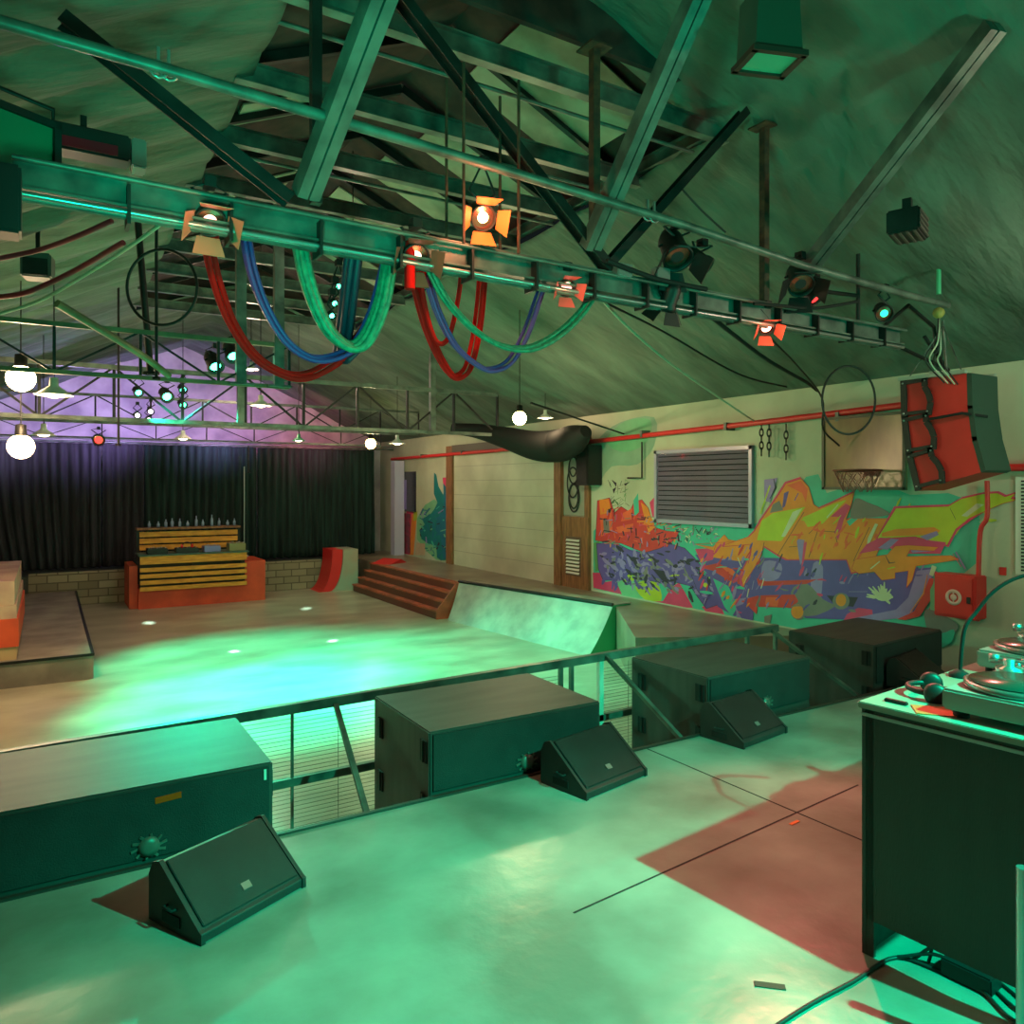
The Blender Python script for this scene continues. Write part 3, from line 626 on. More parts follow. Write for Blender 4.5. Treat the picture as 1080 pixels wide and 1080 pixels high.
# white splash
for i in range(26):
    an = rnd.uniform(math.pi*1.02, math.pi*1.98) if i < 19 else rnd.uniform(0,math.pi*2); L = rnd.uniform(8,19) if i < 19 else 8
    g.stroke('wh', [(930+rnd.uniform(-6,8),630),(932+L*.6*math.cos(an),631+L*.6*math.sin(an)),(932+L*math.cos(an)*1.05,631+L*math.sin(an)*1.2)], 2.6)
g.dot('wh',932,629,9,5); g.stroke('lil',[(895,624),(915,624)],1.4)
E = [(985,610),(982,632),(970,650),(955,654),(946,653),(964,645),(973,628),(980,610)]
g.poly('red', E); g.stroke('or',[(978,606),(974,626),(960,646)],1.5)
g.poly('wh',[(983,596),(988,598),(984,608),(980,606)]); g.poly('mint',[(981,622),(986,612),(986,645),(981,645)])
# marks below the hose cabinet
g.poly('gry', smooth2([(976,642),(1006,655),(1010,664),(996,671),(980,668)])); g.poly('teal', smooth2([(979,664),(993,668),(1006,664),(1004,676),(993,683),(981,680)]))
o = g.b.build('graffiti_mural', PMATS, wr); tag(o, 'large orange, lime and purple graffiti lettering on teal')
# blue piece beside the roller door
g = Paint()
def bp(cx, cy): return (400+cx/8.31, 470+cy/8.31)
g.poly('mint', [bp(*p) for p in [(400,520),(480,470),(590,560),(590,1010),(500,1020),(420,930),(330,820),(330,640)]])
g.poly('dteal', [bp(*p) for p in [(480,235),(500,255),(520,360),(560,430),(575,340),(592,380),(592,1000),(540,1030),(505,980),(500,880),(430,860),(370,820),(350,740),(400,690),(370,640),(440,610),(480,560),(510,500),(478,420)]])
g.poly('blu', [bp(*p) for p in [(560,320),(590,370),(590,980),(560,1000),(540,800),(490,740),(520,620),(570,560)]])
for i in range(60):
    cx, cy = rnd.uniform(350,585), rnd.uniform(520,980); g.stroke(rnd.choice(['blu','dteal','dk','mint','lil','teal','blu']), [bp(cx,cy), bp(cx+rnd.uniform(-60,40),cy+rnd.uniform(-30,60))], rnd.uniform(1.5,4))
g.poly('mag',[bp(*p) for p in [(240,570),(300,570),(280,960),(215,960)]]); g.poly('or',[bp(*p) for p in [(285,600),(330,600),(300,960),(265,960)]]); g.poly('lime',[bp(*p) for p in [(300,580),(335,575),(330,650),(300,660)]])
g.poly('mag',[bp(*p) for p in [(555,280),(592,280),(592,370),(560,330)]]); g.poly('skin',[bp(*p) for p in [(325,850),(400,860),(400,960),(310,960)]])
o = g.b.build('graffiti_blue_piece', PMATS, wr); tag(o, 'blue and teal graffiti beside the roller door frame')

# ================================================================== SUBWOOFERS in the gap between stage and barrier
def sub(loc, rz, label, w=1.17, d=.84, z0=PIT, z1=.35, first=[None]):
    t = thing('subwoofer', (loc[0], loc[1], z0), label, 'speaker', 'big subwoofers in the gap before the stage', rz)
    h = z1-z0
    b = MB(); b.box((w/2,d/2,h/2),(w,d,h),bev=.008); b.build('cabinet_body', subwood, t)
    b = MB(); b.box((w/2,-.006,h-.17),(w-.04,.012,.33-.02),bev=.002); b.build('front_panel', mat('sub_front_shaded',(34,40,40),.7,bump=.2,bscale=150,rgb2=(28,32,32)), t)  # front painted darker, for the little light that reaches it
    for (yy,zz) in ((.07,h-.12),(.07,h-.42),(d-.12,h-.17),(d-.12,h-.5)):
        for xx, sg in ((-.004,1),(w+.004,-1)):
            b = MB(); b.box((xx,yy,zz),(.008,.075,.12),mi=0); b.box((xx-.006*sg,yy,zz),(.01,.02,.12),mi=1); b.build('handle', [blackm, steeld], t)
    b = MB(); b.lathe([(.045,.0),(.045,.012),(.02,.02),(0,.02)], Matrix.Translation((w*.53,-.012,h-.27))@Matrix.Rotation(math.pi/2,4,'X'), 14)
    for k in range(10):
        a = k*math.pi/5; b.beam((w*.53+.04*math.cos(a),-.016,h-.27+.03*math.sin(a)),(w*.53+.075*math.cos(a+.2),-.016,h-.27+.055*math.sin(a+.2)),.008,.01)
    b.build('connector_plate', steel, t); return t
s1 = sub((-.23,3.77),0,'nearest big dark subwoofer with an orange sticker at the left frame edge')
b = MB(); b.box((.70,-.013,.88),(.11,.003,.028),rot=Euler((0,-.06,0))); b.build('orange_sticker', mat('sticker_orange',(255,70,15),.8,spec=.1), s1)
b = MB(); b.box((1.13,-.014,.9),(.012,.004,.05)); b.build('white_tag', whitep, s1)
sub((1.78,3.77),-.01,'second big dark subwoofer, behind the gap with the diagonal brace')
sub((3.95,3.82),.04,'third big dark subwoofer, behind the third monitor wedge from the left', d=.78)
sub((5.95,3.86),.08,'farthest big dark subwoofer, under the graffiti wall', d=.82, w=1.2)

# ================================================================== BARRIER
YBAR = 4.74
t = thing('crowd_barrier', (2.2,YBAR,PIT), 'green lit steel crowd barrier with wire panels behind the subwoofers', 'barrier')
zr_ = lambda x: .31+.0135*(x-1)
b = MB(); b.beam((-2,YBAR,zr_(-2)),(5.8,YBAR,zr_(5.8)),.05,.06); b.build('top_rail', steel, t, world=True)
b = MB(); b.beam((-2,YBAR,-.16),(5.8,YBAR,-.12),.04,.05); b.build('middle_rail', steel, t, world=True)
b = MB(); b.beam((-2,YBAR,PIT+.04),(5.8,YBAR,PIT+.04),.04,.05); b.build('bottom_rail', steel, t, world=True)
for x,w_ in ((-.9,.03),(.62,.03),(1.30,.016),(3.34,.03),(3.44,.03),(3.72,.04),(5.4,.03),(5.78,.03)):
    b = MB(); b.beam((x,YBAR,PIT),(x,YBAR,zr_(x)),w_,w_); b.build('post', steel if w_<.04 else whitep, t, world=True)
for (xa,xb) in ((-.9,1.3),(1.3,3.34),(3.72,5.4)):
    b = MB()
    for k in range(34):
        z = PIT+.06+k*.0262
        if z > .27: continue
        b.beam((xa,YBAR+.012,z),(xb,YBAR+.012,z),.002,.0025)
    n = int((xb-xa)/.3)
    for k in range(n): b.beam((xa+k*.3,YBAR+.014,PIT+.05),(xa+k*.3,YBAR+.014,.28),.0025,.003,up=(0,1,0))
    b.build('wire_panel', steel, t, world=True)
for (xa,za,xb,zb,yb) in ((1.57,.3,1.45,-.05,3.87),(3.76,.35,3.72,-.05,3.86),(5.7,.36,5.74,-.05,3.9)):
    d = Vector((xb-xa,yb-YBAR,zb-za)); e = Vector((xa,YBAR-.03,za))+d*1.0
    b = MB(); b.beam((xa,YBAR-.03,za),e,.03,.03); b.beam(e,(xb,yb-.02,PIT),.03,.03); b.build('brace', steel, t, world=True)

# ================================================================== MONITOR WEDGES
def wedge(FL, rz, w, d, label):
    t = thing('monitor_wedge', (FL[0],FL[1],0), label, 'monitor speaker', 'black monitor wedges along the stage front', rz)
    s = d/.36
    prof = [(d,0),(d,.19*s),(d*.93,.245*s),(d*.80,.262*s),(d*.05,.055*s),(0,.045*s),(0,0)]
    b = MB(); b.prism([(y,z) for y,z in prof],'x',0,.018); b.prism([(y,z) for y,z in prof],'x',w-.018,w)
    b.prism([(d-.004,.004),(d-.004,.185*s),(d*.92,.238*s),(d*.80,.25*s),(d*.06,.048*s),(.006,.04*s),(.006,.004)],'x',.018,w-.018)
    b.build('cabinet_body', wedgem, t, bevel=.004)
    a = Vector((w/2, d*.425, .1585*s)); L = math.hypot(d*.72, .2*s); ang = math.atan2(.2*s, d*.72)
    b = MB(); b.box((w/2,d*.425,.1555*s),(w-.05,L*.98,.012),rot=Euler((ang,0,0)),bev=.003); gr = b.build('grille', grille, t)
    b = MB(); b.box((w*.5,d*.2,.1*s+.006),(.04,.03,.004),rot=Euler((ang,0,0))); b.build('badge', greymetal, gr)
    b = MB(); b.tube([(-.001,d*.45,.1*s),(-.02,d*.45,.1*s),(-.02,d*.62,.1*s),(-.001,d*.62,.1*s)],.006,6); b.box((-.002,d*.55,.05*s),(.006,.12*s,.04)); b.build('handle', blackm, t)
    return t
wedge((.484,2.98), R(25.5), .50,.335,'nearest black monitor wedge, before the sticker marked subwoofer')
wedge((2.475,3.27), R(11), .53,.35,'black monitor wedge below the right end of the second subwoofer')
wedge((3.82,3.38), R(8), .52,.34,'black monitor wedge before the third subwoofer')
wedge((6.16,3.5), R(14), .55,.34,'farthest black monitor wedge, half hidden behind the equipment table')

# ================================================================== EQUIPMENT TABLE
RZ = R(5.6); HT = .915
t = thing('dj_table', (2.53,1.69,0), 'dark green lit DJ table with black front cloth at the right', 'table', rz=RZ)
def TB(p): return p
W_, D_ = 1.7, .72
b = MB(); b.box((W_/2,-D_/2,HT-.012),(W_+.02,D_+.02,.024),bev=.003); b.build('table_top', mat('table_top_paint',(120,140,128),.35), t)
pan = mat('table_panel',(40,60,55),.7,rgb2=(32,50,46),scale=2,stretch=(3,3,.4),bump=.2,bscale=80)
b = MB(); b.box((.008,-D_/2,(HT-.024+.13)/2),(.014,D_-.03,HT-.024-.13)); b.box((.008,-.022,(HT-.024)/2),(.014,.044,HT-.024)); b.build('side_panel', pan, t)
b = MB(); b.box((W_/2,-.008,(HT-.024)/2),(W_,.012,HT-.024)); b.build('front_panel', pan, t)
b = MB(); b.box((.006,-D_/2,HT-.045),(.02,D_,.012)); b.build('edge_strip', greymetal, t)
for x,y in ((.04,-D_+.03),(W_-.04,-D_+.03),(W_-.04,-.04)):
    b = MB(); b.box((x,y,(HT-.024)/2),(.04,.04,HT-.024)); b.build('leg', steeld, t)
# case edge at the far right foreground
MT = Matrix.Translation((2.53,1.69,0)) @ Matrix.Rotation(RZ,4,'Z')
p = onZ(1072,1200,0)
b = MB(); e = atD(1079.5,915,2.2); b.tube([(e.x,e.y,0),(e.x,e.y,e.z)],.019,10); b.lathe([(.1,0),(.1,.02),(.03,.035),(0,.035)],Matrix.Translation((e.x,e.y,0)),16)
tag(b.build('short_post', greymetal, origin=(e.x,e.y,0)), 'pale metal post at the lower right frame edge before the table', 'post')
# turntables
def turntable(x, y, rz, label, z=HT):
    w = MT @ Vector((x,y,z)); t = thing('turntable', w, label, 'turntable', 'turntables on the DJ table', RZ+rz)
    b = MB()
    for fx in (-.18,.18):
        for fy in (-.13,.13): b = MB(); b.lathe([(0,0),(.025,0),(.025,.022),(.02,.025),(0,.025)],Matrix.Translation((fx,fy,0)),12); b.build('foot', blackm, t)
    b = MB(); b.box((0,0,.06),(.45,.35,.07),bev=.008); b.build('plinth', mat('deck_silver',(150,160,156),.35,.4), t)
    b = MB(); b.lathe([(0,.095),(.155,.095),(.166,.10),(.166,.115),(.155,.118),(0,.118)],Matrix.Translation((-.045,0,0)),40); pl = b.build('platter', mat('platter_metal',(120,128,124),.3,.7), t)
    b = MB(); b.lathe([(0,.12),(.15,.12),(.15,.1225),(.05,.1225),(.049,.1235),(0,.1235)],Matrix.Translation((-.045,0,0)),40); b.build('record', mat('vinyl',(40,60,54),.25), pl)
    b = MB(); b.lathe([(0,.095),(.045,.095),(.045,.12),(.02,.125),(.02,.15),(0,.15)],Matrix.Translation((.17,.11,0)),18)
    b.tube(catmull([(.17,.16,.145),(.17,.11,.145),(.17,.0,.145),(.15,-.08,.143),(.09,-.11,.135)],5),.006,8); b.box((.075,-.117,.132),(.04,.02,.015),rz=.5); b.lathe([(0,0),(.018,0),(.018,.03),(0,.03)],Matrix.Translation((.17,.16,.13)),12)
    b.build('tonearm', greymetal, t)
    b = MB(); b.box((.19,-.03,.098),(.02,.12,.006)); b.box((-.19,-.14,.098),(.04,.04,.008)); b.build('pitch_slider', black, t); return t
turntable(.27,-.43,0,'turntable nearest on the DJ table, beside the orange sheet')
turntable(1.03,-.24,0,'turntable at the back right of the DJ table, cut by the frame')
w = MT @ Vector((.65,-.40,HT)); t = thing('dj_mixer', w, 'small mixer with knobs between the two turntables', 'mixer', rz=RZ)
b = MB(); b.box((0,0,.045),(.26,.34,.09),bev=.006); b.build('body', steeld, t)
for i in range(4):
    for j in range(4):
        b = MB(); b.lathe([(.011,0),(.009,.02),(0,.02)],Matrix.Translation((-.09+i*.06,-.02+j*.045,.09)),10); b.build('knob', greymetal, t)
b = MB()
for i in range(3): b.box((-.08+i*.08,-.1,.095),(.02,.03,.012))
b.build('fader', whitep, t)
# headphones lying next to the near turntable
w = MT @ Vector((.27,-.13,HT)); t = thing('headphones', w+Vector((0,0,.03)), 'headphones lying at the back left of the DJ table', 'headphones', rz=RZ+.5)
b = MB(); b.tube([(.085*math.cos(a),.085*math.sin(a),.0) for a in [math.pi*i/12 for i in range(13)]],.011,8); b.build('headband', steeld, t)
for s_ in (-1,1):
    b = MB(); b.lathe([(0,0),(.03,0),(.04,.01),(.04,.03),(.028,.04),(0,.04)],Matrix.Translation((s_*.09,0,0))@Matrix.Rotation(-s_*math.pi/2,4,'Y')@Matrix.Translation((0,0,-.02)),16); b.build('ear_cup', black, t)
w = MT @ Vector((.075,-.215,HT)); b = MB(); b.box(w+Vector((0,0,.002)),(.11,.12,.003),rz=RZ+.6); tag(b.build('orange_sheet', mat('sheet_orange',(225,100,50),.6), origin=w), 'small orange sheet lying on the corner of the DJ table', 'paper')
w = MT @ Vector((.07,-.09,HT)); b = MB(); b.box(w+Vector((0,0,.006)),(.02,.08,.012),rz=RZ,bev=.003); tag(b.build('marker_pen', steeld, origin=w), 'dark marker lying near the left corner of the DJ table', 'pen')
# gooseneck / cable arc rising behind the turntable
w = MT @ Vector((.66,-.06,HT)); P = [w, atD(1017,665,w.dot(FW)), atD(1030,645,w.dot(FW)), atD(1050,622,w.dot(FW)-.02), atD(1080,607,w.dot(FW)-.05), atD(1130,600,w.dot(FW)-.1)]
b = MB(); b.tube(catmull(P,6),.008,8); b.lathe([(.04,0),(.04,.012),(.012,.03),(0,.03)],Matrix.Translation(w),14); tag(b.build('gooseneck_lamp', blackm, origin=w), 'thin black gooseneck arching up from the back of the DJ table', 'lamp')
# floor cables
rub2 = mat('floor_cable', (22,28,28), .5)
P = [onZ(800,1095,.006), onZ(850,1062,.006), onZ(900,1035,.006), onZ(945,1010,.006), MT@Vector((.12,-.25,.006)), MT@Vector((.3,-.3,.006))]
b = MB(); b.tube(catmull(P,6),.007,8); tag(b.build('floor_cable', rub2, origin=P[0]), 'black cable running over the floor to the DJ table', 'cable')
for k in range(3):
    P = [MT@Vector((.06+.03*k,-.1-.04*k,.01)), MT@Vector((.12,-.22,.05+.03*k)), MT@Vector((.1+.05*k,-.36,.012)), MT@Vector((.03+.06*k,-.5,.01)), MT@Vector((.2,-.62-.05*k,.01))]
    b = MB(); b.tube(catmull(P,6),.006,8)
    tag(b.build('tangled_cable', rub2, origin=P[0]), ['cable looping under the near left corner of the DJ table','middle one of the tangled cables under the DJ table','outermost of the tangled cables under the DJ table'][k], 'cable', 'tangled cables under the DJ table')
w = MT@Vector((.14,-.31,0)); b = MB(); b.box(w+Vector((0,0,.03)),(.09,.16,.06),rz=RZ,bev=.005)
for k in range(3): b.lathe([(.017,0),(.017,.003),(0,.003)],Matrix.Translation(MT@Vector((.14,-.26-.05*k,.06))),10)
tag(b.build('power_strip', black, origin=w), 'black power block on the floor under the DJ table', 'power strip')
# gaffer tape scrap
p = onZ(812,1040,0); b = MB(); b.box(p+Vector((0,0,.002)),(.1,.028,.003),rz=-.75); tag(b.build('tape_scrap', mat('tape_dark',(40,52,46),.6), origin=p), 'dark scrap of tape on the floor near the table', 'tape')
p = onZ(838,868,0); b = MB(); b.box(p+Vector((0,0,.002)),(.07,.018,.003),rz=.1); tag(b.build('tape_scrap', mat('tape_orange',(220,110,40),.6), origin=p), 'small orange scrap of tape by the floor joint', 'tape')
# ================================================================== RIGGING
YT = 3.7
Ya = lambda u, v: onY(u, v, YT)
t = thing('lighting_truss', (3.4,YT,2.95), 'nearest green lit roof truss with a cable laden bottom beam over the stage edge', 'truss')
L0 = Vector((-.12,YT,2.97)); L1_ = Vector((6.05,YT,2.93))
b = MB(); b.channel(L0,L1_,.09,.12); b.build('bottom_chord', steel, t, world=True)
for k,(dy,dz,r) in enumerate(((-.035,-.085,.014),(.0,-.09,.016),(.03,-.088,.012),(-.06,.05,.012))):
    b = MB(); b.tube([L0+Vector((0,dy,dz)),(L0+L1_)/2+Vector((0,dy,dz-.01)),L1_+Vector((0,dy,dz))],r,8); b.build('conduit', greymetal if k==0 else steel, t, world=True)
b = MB()
for i in range(14):
    x = .3+i*.42; b = MB(); b.box((x,YT,2.91),(.014,.13,.17)); b.build('cable_tie', steeld, t, world=True)
for (a,c,w_,m_) in (((65,20),(305,212),.06,steeld),((408,-20),(642,285),.06,steeld),((785,118),(640,280),.055,steeld)):
    b = MB(); b.channel(Ya(*a),Ya(*c),w_,w_*1.3,.008,up=(0,1,0)); b.build('web_member', m_, t, world=True)
for (a,c) in (((627,52),(627,262)),((808,128),(806,318)),((333,-30),(333,215))):
    b = MB(); p,q = Ya(*a),Ya(*c); p = Vector((q.x,YT,min(p.z,zprof(q.x)-.02))); b.beam(p,q,.05,.05); b.box(p,(.16,.16,.012)); b.build('hanger_post', rust if a[0]>400 else steeld, t, world=True)
# long pipes above the chord
t2 = thing('ceiling_pipe', (3,3.42,3.3), 'long thin pipe crossing above the nearest truss from the upper left corner', 'pipe')
P = [onY(-20,17,3.42),onY(0,23,3.42),onY(170,72,3.42),onY(360,128,3.42),onY(557,187,3.42),onY(720,237,3.42),onY(847,280,3.42),onY(960,312,3.42),onY(1000,322,3.42)]
b = MB(); b.tube(P,.026,10); b.build('pipe_run', steel, t2, world=True)
for u in (167,178,683,690): 
    v = 23+(u)*.298; p = onY(u,v,3.42); b = MB(); b.tube([p+Vector((.035*math.cos(a),0,.035*math.sin(a))) for a in [k*math.pi/6 for k in range(12)]],.006,6,closed=True); b.beam(p+Vector((0,0,.03)),p+Vector((0,0,.09)),.012,.012); b.build('clamp', greymetal, t2, world=True)
# knee braces rising towards the viewer
braces = [(( 322,206),(400,0),3.06,.105,'bright green knee brace rising from the left part of the nearest truss'),
          ((622,262),(735,0),2.79,.10,'bright green knee brace rising from the middle of the nearest truss'),
          ((845,292),(1050,10),2.14,.10,'bright green knee brace rising at the right across the cloth ceiling')]
for a,c,yc,w_,lab in braces:
    p = Ya(*a); q = onY(c[0],c[1],yc); d = (q-p); 
    if c[1] == 0: q = p+d*1.5
    q.z = min(q.z, cz(q.x,q.y)-.09) if c[1] else q.z
    b = MB(); n_ = d.normalized(); x = n_.cross(Vector((0,0,1))).normalized()*(w_*.3)
    b.beam(p+x,q+x,w_*.5,.09); b.beam(p-x,q-x,w_*.5,.09); 
    for s_ in (.2,.5,.8): b.beam(p+(q-p)*s_-n_*.03,p+(q-p)*s_+n_*.03,w_*.9,.05)
    tag(b.build('knee_brace', steel, origin=p), lab, 'beam', 'green steel knee braces')
# tie beams over the open ridge
ys = [3.98,4.95,5.9,6.9,7.9,8.9,9.9,10.9,11.9]
tl = ['nearest','second nearest','third nearest','fourth','fifth','sixth','seventh','eighth','farthest']
for i,y in enumerate(ys):
    z = 4.30; b = MB(); xa, xb = (1.0,4.3); b.channel((xa,y,z),(xb,y,z),.07,.12,.01); 
    if i < 3: b.tube([(xa,y+.33,z+.0),(xb,y+.33,z+.0)],.014,6)
    tag(b.build('tie_beam', steel, origin=((xa+xb)/2,y,z)), f'{tl[i]} horizontal tie beam under the open ridge strip', 'beam', 'tie beams under the open ridge')
for x,lab in ((1.08,'long steel purlin along the left edge of the open ridge'),(4.3,'long steel purlin along the right edge of the open ridge')):
    b = MB(); b.channel((x,3.9,4.40),(x,12.6,4.40),.07,.1,.01); tag(b.build('roof_purlin', steel, origin=(x,8,4.4)), lab, 'beam')
# far trusses
def truss(y, x0_, x1_, zt, zb, n, label, posts=(), col=None, wd=.05):
    t = thing('roof_truss', ((x0_+x1_)/2,y,zb), label, 'truss', 'slender trusses across the back of the hall')
    b = MB(); b.beam((x0_,y,zt),(x1_,y,zt),wd,wd); b.build('top_chord', col or steel, t, world=True)
    b = MB(); b.beam((x0_,y,zb),(x1_,y,zb),wd*.9,wd*.9); b.build('bottom_chord', col or steel, t, world=True)
    for i in range(n+1):
        x = x0_+(x1_-x0_)*i/n; zz = zt
        b = MB(); b.beam((x,y,zb),(x,y,zz),wd*.6,wd*.6)
        if i < n: b.beam((x,y,zb if i%2 else zt),(x+(x1_-x0_)/n,y,zt if i%2 else zb),wd*.45,wd*.45)
        b.build('web_member', steeld, t, world=True)
    for x in posts:
        b = MB(); b.beam((x,y,zb),(x,y,zprof(x)-.08),.09,.07); b.box((x,y,zb),(.22,.16,.015)); b.build('hanger_post', steel, t, world=True)
    return t
truss(7.4,-.6,2.0,3.05,3.0-.35,4,'truss carrying the left warm bulbs, first behind the nearest one',posts=(1.55,1.9), col=mat('ochre_steel',(130,125,90),.5,.2,rgb2=(90,95,70),scale=4),wd=.04)
truss(11,-.9,6.45,3.22,2.55,9,'middle truss with the green glowing top chord',posts=(2.3,5.25),wd=.06)
truss(14.5,-1,6.6,3.22,2.76,9,'thin truss just in front of the back curtains',wd=.045)
truss(16.6,-1,6.6,3.0,2.62,8,'last truss directly above the back curtains',wd=.035)
# vertical rods hanging from ceiling
for (u,v0,v1,Y,lab) in ((165,245,400,7.2,'thin dark rod hanging left of the red cable loop'),(145,290,395,7.6,'thicker dark post leaning beside the hanging rod'),(125,345,470,10.5,'far slim rod above the dark curtain'),(262,470,499,16,'short microphone drop hanging before the curtain')):
    p = onY(u,v0,Y); q = onY(u+(14 if v0==290 else 0),v1,Y); b = MB(); r = .03 if v0==290 else .014
    p.z = cz(p.x,p.y)+.02 if v0 < 400 else p.z
    b.tube([p,q],r,8); b.lathe([(r*2.5,0),(r*2.5,.02),(0,.02)],Matrix.Translation(q),10); tag(b.build('hanging_rod', steeld, origin=p), lab, 'rod')

# ---------------------------------------------------------------- lamps
def glow(name, rgb, s): return mat(name, rgb, .4, emit=rgb, estr=s)
G_green = glow('lens_green_on',(70,255,190),14); G_white = glow('lens_lilac_on',(235,225,255),9); G_or = glow('lens_orange_on',(255,190,110),28); G_pk = glow('lens_pink_on',(255,165,150),7)
G_bulb = glow('bulb_warm_on',(255,215,160),26); G_yel = glow('bulb_yellow_on',(255,225,120),30); G_red = glow('lens_red_on',(255,50,50),3)
G_dome = glow('dome_bulb_on',(255,225,180),9)
def aimed(loc, to):
    d = (Vector(to)-Vector(loc)).normalized(); return d.to_track_quat('-Z','Y').to_euler()
def light(kind, loc, to, col, e, size=.1, ang=60, blend=.4, name='lamp'):
    l = bpy.data.lights.new(name, kind); l.energy = e; l.color = col
    if kind == 'SPOT': l.spot_size = R(ang); l.spot_blend = blend; l.shadow_soft_size = size
    elif kind == 'POINT': l.shadow_soft_size = size
    o = bpy.data.objects.new(name, l); C.objects.link(o); o.location = loc
    if to is not None: o.rotation_euler = aimed(loc, to)
    return o
def par_can(loc, to, lens, label, s=1.0, body=None, doors=True, hang=None, group='stage lights hung on the nearest truss', bodym=None):
    """spotlight can: looks along local -Z"""
    t = thing('stage_light', loc, label, 'stage light', group); e = aimed(loc, to); M = e.to_matrix().to_4x4(); bm_ = bodym or black
    b = MB(); b.lathe([(0,.22*s),(.05*s,.22*s),(.08*s,.16*s),(.085*s,.02*s),(.1*s,0),(.1*s,-.04*s),(.09*s,-.04*s),(.085*s,-.01*s)],M,20); b.build('lamp_can', bm_, t)
    b = MB(); core = .06 if s < .65 or lens in (G_green,G_white,G_red) else .042
    b.lathe([(0,-.012*s),(core*s,-.012*s)],M,20,0); b.lathe([(core*s,-.012*s),(.085*s,-.006*s)],M,20,1); b.build('lens', [lens, mat('lamp_reflector',(190,120,100),.25,.9)], t)
    if doors:
        for k in range(4):
            A = M @ Matrix.Rotation(k*math.pi/2,4,'Z'); b = MB()
            b.add([(-.07*s,.1*s,-.04*s),(.07*s,.1*s,-.04*s),(.1*s,.17*s,-.14*s),(-.1*s,.17*s,-.14*s),(-.07*s,.104*s,-.038*s),(.07*s,.104*s,-.038*s),(.1*s,.174*s,-.138*s),(-.1*s,.174*s,-.138*s)],
                  [(0,1,2,3),(7,6,5,4),(0,4,5,1),(1,5,6,2),(2,6,7,3),(3,7,4,0)],0,False,A); b.build('barn_door', doors if doors is not True else bm_, t)
    hz = hang if hang else .2
    b = MB(); top = Vector((0,0,hz)); Lx = Vector((.11*s,0,0)); b.tube([M@Vector((.105*s,0,.08*s)),Vector((0,0,.12*s))+Lx+Vector((0,0,.05)),top,Vector((0,0,.12*s))-Lx+Vector((0,0,.05)),M@Vector((-.105*s,0,.08*s))],.009,6)
    b.box(top,(.05,.06,.05)); b.build('yoke', steeld, t); return t
barnp = mat('barn_pink_lit',(205,120,95),.5,.2)  # barn doors tinted pink: the lamp's glow put into their colour
W0 = (1.3,1.8,0.0)
L1p = Ya(221,232)+Vector((0,0,0)); par_can(L1p,(0.7,1.2,.4),G_pk,'lit stage light with pinkish barn doors at the left of the nearest truss',.72,doors=barnp,hang=.17)
L2p = Ya(438,270); par_can(L2p,(1.2,1.2,1.0),G_pk,'small lit stage light between the two bundles of cable loops',.75,doors=mat('barn_olive',(90,70,55),.6),hang=.17)
L3p = onY(509,229,3.62); par_can(L3p,(1.4,1.1,1.5),G_or,'brightest orange stage light in a box frame above the nearest truss',.72,doors=mat('barn_orange_lit',(230,120,60),.5),hang=.3)  # orange lamp glow painted into its barn doors
b = MB()
for (x,y) in ((-.17,-.1),(.17,-.1),(-.17,.1),(.17,.1)): b.beam(L3p+Vector((x,y,-.2)),L3p+Vector((x,y,.75)),.012,.012)
tag(b.build('light_cage', rust, origin=L3p), 'thin rusty hanging frame around the brightest orange stage light', 'frame')
L4p = Ya(597,303); par_can(L4p,(2,1,1),G_pk,'small pinkish stage light left of the middle truss joint',.55,doors=mat('barn_rose_lit',(200,90,85),.5),hang=.12)  # barn door colour carries the pinkish lamp glow
L5p = Ya(808,345); par_can(L5p,(3.2,1.4,0.6),G_pk,'red glowing stage light at the right half of the nearest truss',.6,doors=mat('barn_red_lit',(235,90,75),.5),hang=.16)  # red lamp glow painted on its barn doors
L6p = Ya(920,338)+Vector((0,-.1,.04)); par_can(L6p,(3.4,1.2,1.2),glow('lens_green_dim',(40,230,160),3),'green glowing stage light at the right end of the nearest truss',.7,doors=None,hang=.2)
par_can(Ya(703,322),(3.5,5.5,0),blackm,'unlit black stage light hanging under the truss right of the middle',.7,hang=.15)
par_can(Ya(700,278)+Vector((0,-.12,.02)),(3.0,2.2,1.2),glassd,'unlit black stage light on top of the truss right of the middle',1.0,hang=.2)
par_can(Ya(735,290)+Vector((0,-.05,.05)),(4.5,2.2,1.6),glassd,'unlit dark stage light turned sideways right of its black neighbour',.8,doors=None,hang=.15,bodym=mat('can_green',(40,70,60),.5))
par_can(Ya(832,302)+Vector((0,-.1,0)),(3.6,2.2,1.4),glassd,'unlit black stage light above the red glowing one',.95,hang=.2)
par_can(Ya(857,318)+Vector((0,-.02,.02)),(5.2,2.6,1.8),G_red,'dark stage light with a small red glow near the right brace',.6,doors=None,hang=.15)
# small clip bits on chord
for (u,v,lab) in ((650,288,'pale junction box on the chord left of the middle lights'),(690,292,'pale junction box on the chord right of the middle lights')):
    p = Ya(u,v)+Vector((0,-.06,0)); b = MB(); b.box(p,(.12,.06,.08),bev=.006); tag(b.build('junction_box', greymetal, origin=p), lab, 'box')
